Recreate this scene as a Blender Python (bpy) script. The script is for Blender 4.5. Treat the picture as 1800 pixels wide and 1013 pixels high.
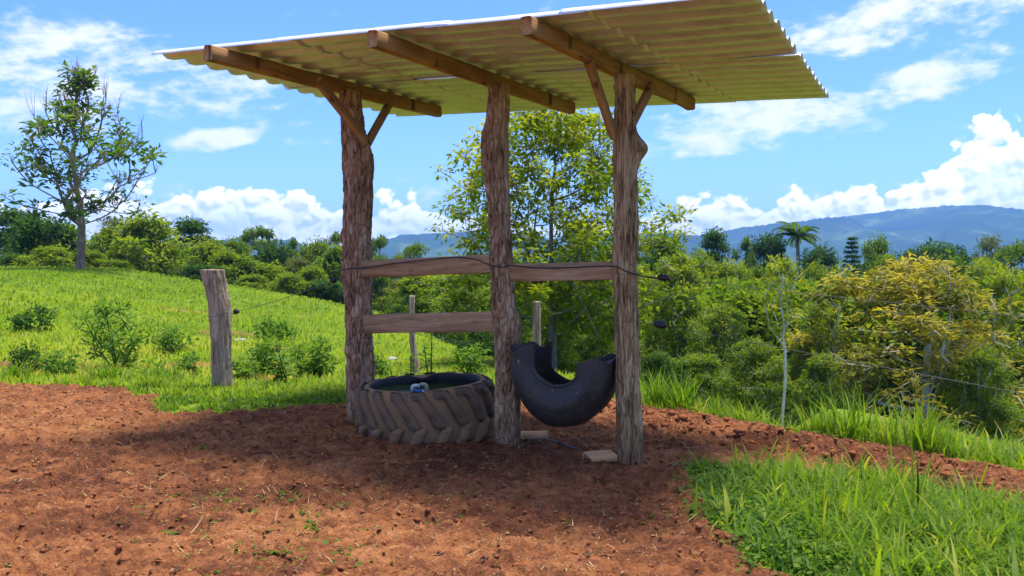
import bpy, math, random
import numpy as np
from mathutils import Matrix, Vector

# ------------------------------------------------------------------ camera, sky, sun, exposure
SC = bpy.context.scene
for _o in list(bpy.data.objects):
    bpy.data.objects.remove(_o)
COL = SC.collection
F_PX, W_PX, H_PX, HORIZON = 1600.0, 1800.0, 1013.0, 455.0
EYE = 1.53
PITCH = math.atan((H_PX / 2 - HORIZON) / F_PX)
cam_d = bpy.data.cameras.new('camera')
cam = bpy.data.objects.new('camera', cam_d)
COL.objects.link(cam)
cam_d.sensor_width = 36.0
cam_d.lens = 36.0 * F_PX / W_PX
cam_d.clip_start = 0.05
cam_d.clip_end = 20000
cam.location = (0, 0, EYE)
cam.rotation_euler = (math.radians(90) - PITCH, 0, 0)
SC.camera = cam
SC.view_settings.view_transform = 'Standard'
SC.view_settings.look = 'None'
SC.view_settings.gamma = 1.0
SC.view_settings.use_curve_mapping = False
SC.view_settings.exposure = 2.28
SC.render.engine = 'CYCLES'
SC.cycles.use_denoising = True
SC.cycles.max_bounces = 8
SC.cycles.diffuse_bounces = 4
SC.cycles.glossy_bounces = 3
SC.cycles.transmission_bounces = 6
SC.cycles.volume_bounces = 1
SC.cycles.caustics_reflective = False
SC.cycles.caustics_refractive = False
SC.cycles.sample_clamp_indirect = 6.0

TO_SUN = Vector((0.62, 0.32, 3.05)).normalized()
SUN_EL = math.asin(TO_SUN.z)
SUN_AZ = math.atan2(TO_SUN.x, TO_SUN.y)


class E:
    """a socket with arithmetic, for compact node graphs"""
    tree = None

    def __init__(self, s):
        self.s = s

    @staticmethod
    def m(op, *a, clamp=False):
        n = E.tree.nodes.new('ShaderNodeMath')
        n.operation = op
        n.use_clamp = clamp
        for i, v in enumerate(a):
            if isinstance(v, E):
                E.tree.links.new(v.s, n.inputs[i])
            else:
                n.inputs[i].default_value = v
        return E(n.outputs[0])

    def __add__(s, o): return E.m('ADD', s, o)
    def __radd__(s, o): return E.m('ADD', o, s)
    def __sub__(s, o): return E.m('SUBTRACT', s, o)
    def __rsub__(s, o): return E.m('SUBTRACT', o, s)
    def __mul__(s, o): return E.m('MULTIPLY', s, o)
    def __rmul__(s, o): return E.m('MULTIPLY', o, s)
    def __truediv__(s, o): return E.m('DIVIDE', s, o)


def lk(a, b):
    E.tree.links.new(a.s if isinstance(a, E) else a, b)


def sstep(v, a, b, lo=0.0, hi=1.0):
    n = E.tree.nodes.new('ShaderNodeMapRange')
    n.interpolation_type = 'SMOOTHSTEP'
    lk(v, n.inputs[0])
    for i, x in ((1, a), (2, b), (3, lo), (4, hi)):
        if isinstance(x, E):
            lk(x, n.inputs[i])
        else:
            n.inputs[i].default_value = x
    return E(n.outputs[0])


def comb(x, y, z=0.0):
    n = E.tree.nodes.new('ShaderNodeCombineXYZ')
    for i, v in enumerate((x, y, z)):
        if isinstance(v, E):
            lk(v, n.inputs[i])
        else:
            n.inputs[i].default_value = v
    return E(n.outputs[0])


def noise(vec, scale, detail=4.0, rough=0.55, dist=0.0):
    n = E.tree.nodes.new('ShaderNodeTexNoise')
    if vec is not None:
        lk(vec, n.inputs['Vector'])
    n.inputs['Scale'].default_value = scale
    n.inputs['Detail'].default_value = detail
    n.inputs['Roughness'].default_value = rough
    n.inputs['Distortion'].default_value = dist
    return E(n.outputs['Fac'])


def voro(vec, scale, smooth=0.6, detail=2.0):
    n = E.tree.nodes.new('ShaderNodeTexVoronoi')
    n.voronoi_dimensions = '2D'
    n.feature = 'F1'
    lk(vec, n.inputs['Vector'])
    n.inputs['Scale'].default_value = scale
    n.inputs['Detail'].default_value = detail
    n.inputs['Roughness'].default_value = 0.55
    return E(n.outputs['Distance'])


def mixc(fac, a, b, blend='MIX'):
    n = E.tree.nodes.new('ShaderNodeMix')
    n.data_type = 'RGBA'
    n.blend_type = blend
    n.clamp_factor = True
    if isinstance(fac, E):
        lk(fac, n.inputs[0])
    else:
        n.inputs[0].default_value = fac
    for i, c in ((6, a), (7, b)):
        if isinstance(c, E):
            lk(c, n.inputs[i])
        else:
            n.inputs[i].default_value = (*c, 1)
    return E(n.outputs[2])


def az_el(px, py):
    az = math.atan((px - 900) / F_PX)
    return az, math.atan((HORIZON - py) / F_PX * math.cos(az))


def build_world():
    w = bpy.data.worlds.new('World')
    SC.world = w
    w.use_nodes = True
    w.cycles.sampling_method = 'MANUAL'
    w.cycles.sample_map_resolution = 256
    t = w.node_tree
    E.tree = t
    for n in list(t.nodes):
        t.nodes.remove(n)
    sky = t.nodes.new('ShaderNodeTexSky')
    sky.sky_type = 'NISHITA'
    sky.sun_disc = False
    sky.sun_elevation = SUN_EL
    sky.sun_rotation = SUN_AZ
    sky.altitude = 300
    sky.air_density = 1.0
    sky.dust_density = 0.6
    sky.ozone_density = 2.2
    hs = t.nodes.new('ShaderNodeHueSaturation')
    hs.inputs['Saturation'].default_value = 1.10
    hs.inputs['Value'].default_value = 0.44
    lk(E(sky.outputs[0]), hs.inputs['Color'])
    skyc = mixc(1.0, E(hs.outputs[0]), (0.40, 0.55, 1.0), 'MULTIPLY')
    tc = t.nodes.new('ShaderNodeTexCoord')
    sp = t.nodes.new('ShaderNodeSeparateXYZ')
    lk(tc.outputs['Generated'], sp.inputs[0])
    x, y, z = (E(sp.outputs[i]) for i in range(3))
    az = E.m('ARCTAN2', x, y)
    el = E.m('ARCSINE', z)
    # --- cumulus banks low over the horizon: a top line that varies with the bearing
    prof = [(-500, 330), (0, 335), (230, 305), (330, 318), (385, 300), (425, 290), (468, 316), (505, 302), (548, 326),
            (592, 348), (640, 338), (722, 322), (772, 345), (1000, 365), (1190, 348), (1255, 331), (1320, 338),
            (1373, 318), (1445, 307), (1478, 320), (1514, 305), (1545, 318), (1614, 297), (1648, 270), (1683, 222),
            (1720, 202), (1753, 188), (1785, 196), (1830, 230), (2000, 320)]
    A0, A1, VM = -0.95, 0.95, 0.25
    fc = t.nodes.new('ShaderNodeFloatCurve')
    cm = fc.mapping.curves[0]
    pts = []
    for px, py in prof:
        a, e = az_el(px, py)
        pts.append(((a - A0) / (A1 - A0), e / VM))
    while len(cm.points) < len(pts):
        cm.points.new(0.5, 0.5)
    for p, (u, v) in zip(cm.points, pts):
        p.location = (u, v)
    fc.mapping.update()
    lk((az - A0) / (A1 - A0), fc.inputs['Value'])
    pv = comb(az, el * 1.25, 0.0)
    top = E(fc.outputs[0]) * VM + (noise(comb(az, 0.0, 3.0), 3.0, 2.0) - 0.5) * 0.012
    # cauliflower relief
    warp = noise(pv, 26.0, 3.0, 0.5)
    pw = comb(az + (warp - 0.5) * 0.02, el * 1.2 + (noise(comb(az, el, 5.0), 26.0, 3.0, 0.5) - 0.5) * 0.02, 1.7)
    b1 = voro(pw, 30.0, 0.35, 2.0)
    n1 = noise(pw, 17.0, 5.0, 0.58)
    bil = (0.62 - b1) * 0.55 + n1 * 0.75
    pw2 = comb(az + (warp - 0.5) * 0.02 + 0.0035, el * 1.2 + (noise(comb(az, el, 5.0), 26.0, 3.0, 0.5) - 0.5) * 0.02 + 0.007, 1.7)
    bil2 = (0.62 - voro(pw2, 30.0, 0.35, 2.0)) * 0.55 + noise(pw2, 17.0, 5.0, 0.58) * 0.75
    relief = bil - bil2
    h = top - el
    dens = h + (bil - 0.52) * 0.055
    cum = sstep(dens, -0.001, 0.0075)
    # holes and soft parts inside the bank
    soft = noise(comb(az, el * 2.2, 9.0), 11.0, 6.0, 0.6)
    deep = sstep(h, 0.012, 0.075)
    cum = cum * (1.0 - deep * sstep(soft, 0.42, 0.62, 0.35, 0.0))
    cum = cum * sstep(el, -0.02, 0.012, 0.5, 1.0)
    shade = relief * (2.2 - deep * 0.9) + sstep(dens, 0.0, 0.03, 0.16, 0.0) - deep * 0.07 + (soft - 0.5) * 0.30
    bright = E.m('ADD', shade, 0.74)
    bright = sstep(bright, 0.25, 1.0, 0.0, 1.0)
    ccol = mixc(bright, (1.42, 1.56, 1.75), (2.85, 2.75, 2.65))
    # --- high streaks
    def blob(px, py, rx, ry, ang):
        a, e = az_el(px, py)
        ca, sa = math.cos(ang), math.sin(ang)
        u = ((az - a) * ca + (el - e) * sa) / (rx / F_PX)
        v = ((el - e) * ca - (az - a) * sa) / (ry / F_PX)
        d = u * u + v * v
        return sstep(d, 0.0, 1.15, 1.0, 0.0)
    m = None
    for args in ((1330, 215, 300, 62, 0.13), (1600, 150, 260, 45, 0.17), (1560, 40, 300, 62, 0.22), (1750, 5, 200, 50, 0.2), (150, 120, 300, 85, -0.08),
                 (330, 150, 190, 60, -0.06), (375, 248, 95, 24, 0.12), (60, 210, 170, 45, 0.0), (1230, 262, 170, 20, 0.03), (-330, 60, 300, 70, 0.2),
                 (2200, 150, 280, 80, 0.1)):
        b = blob(*args)
        m = b if m is None else E.m('MAXIMUM', m, b)
    ps = comb(az * 0.94 + el * 0.34, (el * 0.94 - az * 0.16) * 3.0, 2.0)
    st = noise(ps, 9.0, 6.0, 0.62, 0.3)
    st2 = noise(comb(az, el * 1.8, 7.0), 38.0, 5.0, 0.6)
    cover = m * 0.47 + 0.05 + sstep(el, 0.3, 0.8, 0.0, 0.52)  # extra cloud cover added overhead, out of view, to whiten and lift ambient light
    ci = sstep((st - 0.5) * 1.9 + (st2 - 0.5) * 1.0 + cover, 0.20, 0.78) * 0.88
    col = mixc(ci, skyc, (1.75, 1.77, 1.83))
    col = mixc(cum, col, ccol)
    bg = t.nodes.new('ShaderNodeBackground')
    bg.inputs['Strength'].default_value = 0.15
    lk(col, bg.inputs['Color'])
    out = t.nodes.new('ShaderNodeOutputWorld')
    t.links.new(bg.outputs[0], out.inputs['Surface'])


build_world()
sun_d = bpy.data.lights.new('sun', 'SUN')
sun_d.energy = 1.5
sun_d.angle = math.radians(16.0)
sun_d.color = (1.0, 0.95, 0.86)
sun = bpy.data.objects.new('sun', sun_d)
COL.objects.link(sun)
sun.rotation_euler = TO_SUN.to_track_quat('Z', 'Y').to_euler()
sun.location = (10, 10, 30)

# ------------------------------------------------------------------ helpers
RNG = np.random.default_rng(7)
random.seed(7)


def P(px, py, depth):
    """world point seen at photo pixel (px, py) at distance `depth` along +Y"""
    dx, dy = (px - W_PX / 2) / F_PX, (H_PX / 2 - py) / F_PX
    c, s = math.cos(PITCH), math.sin(PITCH)
    d = Vector((dx, c + dy * s, dy * c - s))
    return Vector((0, 0, EYE)) + d * (depth / d.y)


_perm = np.random.default_rng(3).integers(0, 1 << 30, 4096)


def _hash(ix, iy, seed):
    h = (ix * 374761393 + iy * 668265263 + seed * 974634777) & 0x7fffffff
    h = ((h ^ (h >> 13)) * 1274126177) & 0x7fffffff
    return (((h ^ (h >> 16)) & 0xffff) / 65535.0)


def vnoise(x, y, seed=0):
    x = np.asarray(x, float); y = np.asarray(y, float)
    ix = np.floor(x).astype(np.int64); iy = np.floor(y).astype(np.int64)
    fx, fy = x - ix, y - iy
    fx = fx * fx * fx * (fx * (fx * 6 - 15) + 10); fy = fy * fy * fy * (fy * (fy * 6 - 15) + 10)
    a, b = _hash(ix, iy, seed), _hash(ix + 1, iy, seed)
    c, d = _hash(ix, iy + 1, seed), _hash(ix + 1, iy + 1, seed)
    return (a + (b - a) * fx) * (1 - fy) + (c + (d - c) * fx) * fy


def fbm(x, y, octs=4, seed=0, gain=0.5):
    s, a, t = 0.0, 1.0, 0.0
    for i in range(octs):
        f = 2.03 ** i
        s = s + a * vnoise(x * f + 17.3 * i, y * f - 9.1 * i, seed + i)
        t += a
        a *= gain
    return s / t


def smooth(v, a, b):
    t = np.clip((v - a) / (b - a), 0, 1)
    return t * t * (3 - 2 * t)


def np_mesh(name, V, faces, smooth_shade=False, attrs=None):
    """faces: list of (n, k) index arrays"""
    me = bpy.data.meshes.new(name)
    V = np.ascontiguousarray(V, dtype=np.float32)
    me.vertices.add(len(V))
    me.vertices.foreach_set('co', V.ravel())
    fl = [np.asarray(f, np.int32) for f in faces if len(f)]
    nl = sum(f.size for f in fl)
    npoly = sum(len(f) for f in fl)
    me.loops.add(nl)
    me.loops.foreach_set('vertex_index', np.concatenate([f.ravel() for f in fl]))
    me.polygons.add(npoly)
    tot = np.concatenate([np.full(len(f), f.shape[1], np.int32) for f in fl])
    me.polygons.foreach_set('loop_start', np.concatenate([[0], np.cumsum(tot)[:-1]]).astype(np.int32))
    if smooth_shade:
        me.polygons.foreach_set('use_smooth', np.ones(npoly, bool))
    me.update(calc_edges=True)
    for k, a in (attrs or {}).items():
        at = me.attributes.new(k, 'FLOAT', 'POINT')
        at.data.foreach_set('value', np.ascontiguousarray(a, np.float32))
    me.validate()
    return me


def obj(name, me, mat=None, parent=None, loc=None, rot=None, mw=None):
    o = bpy.data.objects.new(name, me)
    COL.objects.link(o)
    if mat is not None and me is not None and not me.materials:
        me.materials.append(mat)
    if parent is not None:
        o.parent = parent
    if mw is not None:
        o.matrix_local = mw
    if loc is not None:
        o.location = loc
    if rot is not None:
        o.rotation_euler = rot
    return o


def tag(o, label=None, cat=None, group=None, kind=None):
    for k, v in (('label', label), ('category', cat), ('group', group), ('kind', kind)):
        if v:
            o[k] = v
    return o


def thing(name, label, cat, loc=(0, 0, 0), rotz=0.0, group=None):
    o = bpy.data.objects.new(name, None)
    COL.objects.link(o)
    o.location = loc
    o.rotation_euler = (0, 0, rotz)
    o.empty_display_size = 0.2
    return tag(o, label, cat, group)


class MB:
    """collects pieces of geometry for one mesh"""

    def __init__(s):
        s.V, s.F3, s.F4, s.n, s.A = [], [], [], 0, []

    def add(s, V, f3=None, f4=None, a=None):
        V = np.asarray(V, float).reshape(-1, 3)
        if f3 is not None and len(f3):
            s.F3.append(np.asarray(f3) + s.n)
        if f4 is not None and len(f4):
            s.F4.append(np.asarray(f4) + s.n)
        s.V.append(V)
        s.A.append(np.zeros(len(V)) if a is None else np.broadcast_to(a, (len(V),)))
        s.n += len(V)

    def tube(s, pts, rad, k=6, cap=True):
        pts = np.asarray(pts, float)
        n = len(pts)
        rad = np.broadcast_to(np.asarray(rad, float), (n,))
        T = np.gradient(pts, axis=0)
        T /= np.linalg.norm(T, axis=1)[:, None] + 1e-9
        u = np.cross(T[0], [0.31, 0.17, 0.93])
        if np.linalg.norm(u) < 1e-3:
            u = np.cross(T[0], [1, 0, 0])
        U = np.zeros_like(pts)
        for i in range(n):
            u = u - T[i] * np.dot(u, T[i])
            u /= np.linalg.norm(u) + 1e-9
            U[i] = u
        B = np.cross(T, U)
        a = np.linspace(0, 2 * math.pi, k, endpoint=False)
        V = pts[:, None] + rad[:, None, None] * (np.cos(a)[None, :, None] * U[:, None] + np.sin(a)[None, :, None] * B[:, None])
        i, j = np.meshgrid(np.arange(n - 1), np.arange(k), indexing='ij')
        q = np.stack([i * k + j, i * k + (j + 1) % k, (i + 1) * k + (j + 1) % k, (i + 1) * k + j], -1).reshape(-1, 4)
        V = V.reshape(-1, 3)
        f3 = []
        if cap:
            V = np.vstack([V, pts[0], pts[-1]])
            for j in range(k):
                f3 += [(n * k, (j + 1) % k, j), (n * k + 1, (n - 1) * k + j, (n - 1) * k + (j + 1) % k)]
        s.add(V, f3, q)

    def box(s, c, d, M=None):
        c, d = np.asarray(c, float), np.asarray(d, float) / 2
        V = np.array([[x, y, z] for x in (-1, 1) for y in (-1, 1) for z in (-1, 1)]) * d + c
        if M is not None:
            V = np.array([(M @ Vector(v))[:] for v in V])
        s.add(V, None, [(0, 1, 3, 2), (4, 6, 7, 5), (0, 4, 5, 1), (2, 3, 7, 6), (0, 2, 6, 4), (1, 5, 7, 3)])

    def mesh(s, name, smooth_shade=False, attr=None):
        F = []
        if s.F3: F.append(np.concatenate(s.F3))
        if s.F4: F.append(np.concatenate(s.F4))
        return np_mesh(name, np.concatenate(s.V), F, smooth_shade, {attr: np.concatenate(s.A)} if attr else None)


# ------------------------------------------------------------------ materials
def new_mat(name):
    m = bpy.data.materials.new(name)
    m.use_nodes = True
    E.tree = m.node_tree
    b = m.node_tree.nodes['Principled BSDF']
    return m, b


def attr(name):
    n = E.tree.nodes.new('ShaderNodeAttribute')
    n.attribute_name = name
    return E(n.outputs['Fac'])


def coords(kind='Object', scale=(1, 1, 1)):
    n = E.tree.nodes.new('ShaderNodeTexCoord')
    mp = E.tree.nodes.new('ShaderNodeMapping')
    mp.inputs['Scale'].default_value = scale
    lk(n.outputs[kind], mp.inputs['Vector'])
    return E(mp.outputs[0])


def ramp(f, stops):
    n = E.tree.nodes.new('ShaderNodeValToRGB')
    r = n.color_ramp
    while len(r.elements) < len(stops):
        r.elements.new(0.5)
    for e, (p, c) in zip(r.elements, stops):
        e.position = p
        e.color = (*c, 1)
    lk(f, n.inputs[0])
    return E(n.outputs[0])


def bump(b, h, strength=0.5, dist=0.01):
    n = E.tree.nodes.new('ShaderNodeBump')
    n.inputs['Strength'].default_value = strength
    n.inputs['Distance'].default_value = dist
    lk(h, n.inputs['Height'])
    lk(n.outputs[0], b.inputs['Normal'])


def leaf_mat(name, stops, trans=0.45, rough=0.5, tsat=1.6, spec=0.10, upn=0.0):
    m, b = new_mat(name)
    oi = E.tree.nodes.new('ShaderNodeObjectInfo')
    f = attr('tint') + (E(oi.outputs['Random']) - 0.5) * 0.16
    c = ramp(f, stops)
    lk(c, b.inputs['Base Color'])
    b.inputs['Roughness'].default_value = rough
    b.inputs['Specular IOR Level'].default_value = spec
    tr = E.tree.nodes.new('ShaderNodeBsdfTranslucent')
    tc = mixc(1.0, c, (1.25 * tsat, 1.3 * tsat, 0.55 * tsat), 'MULTIPLY')
    lk(tc, tr.inputs['Color'])
    if upn > 0:
        ge = E.tree.nodes.new('ShaderNodeNewGeometry')
        sc_ = E.tree.nodes.new('ShaderNodeVectorMath'); sc_.operation = 'SCALE'; sc_.inputs['Scale'].default_value = 1 - upn
        lk(ge.outputs['Normal'], sc_.inputs[0])
        ad = E.tree.nodes.new('ShaderNodeVectorMath'); ad.operation = 'ADD'; ad.inputs[1].default_value = (0, 0, upn)
        lk(sc_.outputs[0], ad.inputs[0])
        nz = E.tree.nodes.new('ShaderNodeVectorMath'); nz.operation = 'NORMALIZE'
        lk(ad.outputs[0], nz.inputs[0])
        lk(nz.outputs[0], b.inputs['Normal'])
    mx = E.tree.nodes.new('ShaderNodeMixShader')
    mx.inputs[0].default_value = trans
    lk(b.outputs[0], mx.inputs[1])
    lk(tr.outputs[0], mx.inputs[2])
    lk(mx.outputs[0], E.tree.nodes['Material Output'].inputs['Surface'])
    return m


def bark_mat(name, dark, mid, light, vs=5.0, hs=55.0, bs=0.6, bd=0.008, flake=0.0, fz=0.35):
    m, b = new_mat(name)
    v = coords('Object', (hs, hs, vs))
    n1 = noise(v, 1.0, 6.0, 0.65, 0.6)
    n2 = noise(coords('Object', (6, 6, 2.2)), 1.0, 5.0, 0.6)
    n3 = noise(coords('Object', (130, 130, 22)), 1.0, 3.0, 0.6)
    val = n1 * 0.6 + n2 * 0.35 + n3 * 0.15
    hgt = n1 * 0.7 + n3 * 0.4
    if flake > 0:
        wob = E.tree.nodes.new('ShaderNodeTexNoise')
        wob.inputs['Scale'].default_value = 14.0
        wob.inputs['Detail'].default_value = 3.0
        lk(coords('Object', (1, 1, 0.5)), wob.inputs['Vector'])
        vm = E.tree.nodes.new('ShaderNodeVectorMath')
        vm.operation = 'MULTIPLY_ADD'
        lk(wob.outputs['Color'], vm.inputs[0])
        vm.inputs[1].default_value = (0.9, 0.9, 0.9)
        lk(coords('Object', (flake, flake, flake * fz)), vm.inputs[2])
        vo = E.tree.nodes.new('ShaderNodeTexVoronoi')
        vo.feature = 'DISTANCE_TO_EDGE'
        vo.inputs['Scale'].default_value = 1.0
        lk(vm.outputs[0], vo.inputs['Vector'])
        vc = E.tree.nodes.new('ShaderNodeTexVoronoi')
        vc.inputs['Scale'].default_value = 1.0
        lk(vm.outputs[0], vc.inputs['Vector'])
        cell = E.tree.nodes.new('ShaderNodeSeparateColor')
        lk(vc.outputs['Color'], cell.inputs[0])
        ed = sstep(E(vo.outputs['Distance']), 0.0, 0.16)
        val = val + (E(cell.outputs[0]) - 0.5) * 0.16 - (1.0 - ed) * 0.075
        hgt = hgt * 0.6 + ed * 0.9 + E(cell.outputs[1]) * 0.5
    c = ramp(val, [(0.36, dark), (0.54, mid), (0.72, light)])
    if flake > 0:
        peel = noise(coords('Object', (4.5, 4.5, 1.6)), 1.0, 3.0, 0.5)
        c = mixc(sstep(peel, 0.60, 0.68) * 0.65, c, tuple(0.45 * a_ + 0.55 * b_ for a_, b_ in zip(mid, light)))
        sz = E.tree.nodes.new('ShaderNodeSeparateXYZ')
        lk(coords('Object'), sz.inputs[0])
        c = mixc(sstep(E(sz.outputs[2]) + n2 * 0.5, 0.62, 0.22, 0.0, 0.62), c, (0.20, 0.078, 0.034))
    lk(c, b.inputs['Base Color'])
    b.inputs['Roughness'].default_value = 0.9
    b.inputs['Specular IOR Level'].default_value = 0.15
    bump(b, hgt, bs, bd)
    return m


def plank_mat(name, dark, mid, light):
    m, b = new_mat(name)
    n1 = noise(coords('Object', (2.2, 30, 30)), 1.0, 5.0, 0.6, 0.8)
    n2 = noise(coords('Object', (9, 150, 150)), 1.0, 3.0, 0.6)
    n3 = noise(coords('Object', (1.3, 3, 3)), 1.0, 4.0, 0.6)
    c = ramp(n1 * 0.5 + n2 * 0.2 + n3 * 0.35, [(0.36, dark), (0.52, mid), (0.70, light)])
    k = voro(coords('Object', (3.1, 11, 11)), 1.0, 0.1, 0.0)
    c = mixc(sstep(k, 0.05, 0.16, 0.85, 0.0), c, tuple(x * 0.4 for x in dark))
    lk(c, b.inputs['Base Color'])
    b.inputs['Roughness'].default_value = 0.82
    b.inputs['Specular IOR Level'].default_value = 0.2
    bump(b, n1 * 0.6 + n2 * 0.5, 0.45, 0.004)
    return m


M = {}
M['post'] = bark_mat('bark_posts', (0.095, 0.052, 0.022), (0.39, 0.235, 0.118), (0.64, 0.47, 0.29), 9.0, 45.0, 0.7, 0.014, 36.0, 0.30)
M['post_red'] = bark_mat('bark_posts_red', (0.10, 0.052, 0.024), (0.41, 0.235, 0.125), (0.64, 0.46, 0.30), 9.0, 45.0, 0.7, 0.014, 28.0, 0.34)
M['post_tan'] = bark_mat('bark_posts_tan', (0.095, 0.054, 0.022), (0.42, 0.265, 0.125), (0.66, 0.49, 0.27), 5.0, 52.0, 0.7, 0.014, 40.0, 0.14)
M['post_grey'] = bark_mat('weathered_grey_post', (0.065, 0.045, 0.026), (0.31, 0.225, 0.145), (0.60, 0.50, 0.37), 3.0, 40.0)
M['rail'] = plank_mat('weathered_plank', (0.15, 0.075, 0.030), (0.42, 0.245, 0.118), (0.64, 0.45, 0.26))
M['rafter'] = plank_mat('sawn_timber', (0.13, 0.058, 0.020), (0.36, 0.185, 0.068), (0.52, 0.31, 0.13))
M['block'] = plank_mat('pale_offcut', (0.36, 0.17, 0.060), (0.55, 0.29, 0.115), (0.66, 0.39, 0.18))
M['branch'] = bark_mat('branches', (0.05, 0.04, 0.03), (0.16, 0.13, 0.10), (0.32, 0.28, 0.23), 3.0, 14.0)
M['branch_pale'] = bark_mat('pale_branches', (0.30, 0.28, 0.24), (0.50, 0.48, 0.43), (0.68, 0.66, 0.60), 6.0, 8.0)
M['branch_warm'] = bark_mat('warm_branches', (0.07, 0.045, 0.03), (0.21, 0.145, 0.10), (0.38, 0.29, 0.21), 3.0, 14.0)
DG, MG, LG, YG = (0.020, 0.055, 0.007), (0.066, 0.125, 0.009), (0.135, 0.190, 0.012), (0.25, 0.24, 0.018)
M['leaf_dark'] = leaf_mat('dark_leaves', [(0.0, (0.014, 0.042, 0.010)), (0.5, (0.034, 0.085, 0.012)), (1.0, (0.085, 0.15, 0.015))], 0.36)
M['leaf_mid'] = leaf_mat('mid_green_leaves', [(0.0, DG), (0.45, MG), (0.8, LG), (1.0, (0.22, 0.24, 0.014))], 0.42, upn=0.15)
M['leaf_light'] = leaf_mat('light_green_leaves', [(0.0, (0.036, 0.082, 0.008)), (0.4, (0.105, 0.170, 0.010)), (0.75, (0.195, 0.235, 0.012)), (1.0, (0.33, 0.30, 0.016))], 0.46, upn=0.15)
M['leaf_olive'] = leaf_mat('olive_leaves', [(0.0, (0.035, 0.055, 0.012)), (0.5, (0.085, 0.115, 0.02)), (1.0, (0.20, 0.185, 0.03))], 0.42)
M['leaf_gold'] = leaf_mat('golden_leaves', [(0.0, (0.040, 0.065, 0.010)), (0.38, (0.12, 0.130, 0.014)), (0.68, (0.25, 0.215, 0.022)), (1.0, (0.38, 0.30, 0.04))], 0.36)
GR = [(0.0, (0.030, 0.080, 0.006)), (0.35, (0.090, 0.170, 0.008)), (0.72, (0.175, 0.250, 0.012)), (0.90, (0.26, 0.28, 0.02)), (1.0, (0.40, 0.29, 0.10))]
M['grass'] = leaf_mat('grass_blades', GR, 0.42, 0.45, upn=0.15)
M['meadow'] = leaf_mat('meadow_blades', [(0.0, (0.06, 0.125, 0.006)), (0.4, (0.135, 0.225, 0.008)), (0.8, (0.215, 0.29, 0.010)), (1.0, (0.34, 0.31, 0.05))], 0.30, upn=0.7)
M['straw'] = leaf_mat('straw', [(0.0, (0.16, 0.095, 0.05)), (0.5, (0.36, 0.23, 0.11)), (1.0, (0.52, 0.38, 0.19))], 0.15)
M['weed'] = leaf_mat('weed_leaves', [(0.0, (0.045, 0.115, 0.012)), (0.6, (0.105, 0.195, 0.02)), (1.0, (0.20, 0.25, 0.03))], 0.40, upn=0.25)

def rubber_mat(name, dust, amount, bs=0.3, spec=0.3):
    m, b = new_mat(name)
    n1 = noise(coords('Object', (5, 5, 5)), 1.0, 6.0, 0.65)
    n2 = noise(coords('Object', (45, 45, 45)), 1.0, 4.0, 0.6)
    sp = noise(coords('Object', (28, 28, 28)), 1.0, 1.0, 0.4)
    base = mixc(n2, (0.015, 0.013, 0.010), (0.046, 0.039, 0.030))
    f = sstep(n1 * 0.65 + n2 * 0.35, 0.58 - amount * 0.42, 0.74 - amount * 0.22)
    c = mixc(f * min(1.0, 0.35 + amount * 0.75), base, dust)
    c = mixc(sstep(sp, 0.74, 0.79) * 0.8, c, (0.33, 0.19, 0.11))
    lk(c, b.inputs['Base Color'])
    lk(sstep(f, 0.0, 1.0, 0.55, 0.95), b.inputs['Roughness'])
    b.inputs['Specular IOR Level'].default_value = spec
    bump(b, n2 + n1 * 0.5, bs, 0.006)
    return m

M['tyre_mud'] = rubber_mat('muddy_rubber', (0.275, 0.150, 0.068), 0.88)
M['lug'] = rubber_mat('dusty_lugs', (0.235, 0.138, 0.068), 0.66)
M['lug_mud'] = rubber_mat('muddy_lugs', (0.285, 0.150, 0.068), 0.74)
M['tyre_black'] = rubber_mat('black_rubber', (0.17, 0.100, 0.054), 0.27, 0.06, 0.45)
M['tyre_inner'] = rubber_mat('inner_rubber', (0.06, 0.055, 0.05), 0.2)


def simple(name, col, rough=0.6, metal=0.0, spec=0.4):
    m, b = new_mat(name)
    n = noise(coords('Object', (20, 20, 20)), 1.0, 4.0, 0.6)
    lk(mixc(n, tuple(c * 0.7 for c in col), tuple(min(1, c * 1.25) for c in col)), b.inputs['Base Color'])
    b.inputs['Roughness'].default_value = rough
    b.inputs['Metallic'].default_value = metal
    b.inputs['Specular IOR Level'].default_value = spec
    return m

M['cable'] = simple('black_cable', (0.015, 0.015, 0.016), 0.5)
M['wire'] = simple('galvanised_wire', (0.10, 0.10, 0.10), 0.6, 0.4)
M['pvc'] = simple('white_pipe', (0.62, 0.58, 0.50), 0.4)
M['pvc_tan'] = simple('stained_pipe', (0.42, 0.33, 0.22), 0.5)
M['blue'] = simple('blue_plastic', (0.02, 0.11, 0.34), 0.35)
M['stone'] = simple('pale_stone', (0.42, 0.39, 0.34), 0.9)
M['clod'] = simple('soil_clod', (0.25, 0.085, 0.033), 0.95, 0, 0.1)


def roof_mat():
    m, b = new_mat('dusty_galvanised_sheet')
    n1 = noise(coords('Object', (1.0, 7, 7)), 1.0, 5.0, 0.6)
    n2 = noise(coords('Object', (14, 14, 14)), 1.0, 4.0, 0.65)
    c = ramp(n1 * 0.65 + n2 * 0.35, [(0.34, (0.58, 0.60, 0.62)), (0.5, (0.74, 0.77, 0.82)), (0.68, (0.82, 0.85, 0.90))])
    lk(c, b.inputs['Base Color'])
    b.inputs['Metallic'].default_value = 0.45
    lk(sstep(n1, 0.3, 0.7, 0.30, 0.44), b.inputs['Roughness'])
    bump(b, n2, 0.08, 0.002)
    return m

M['roof'] = roof_mat()


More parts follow.
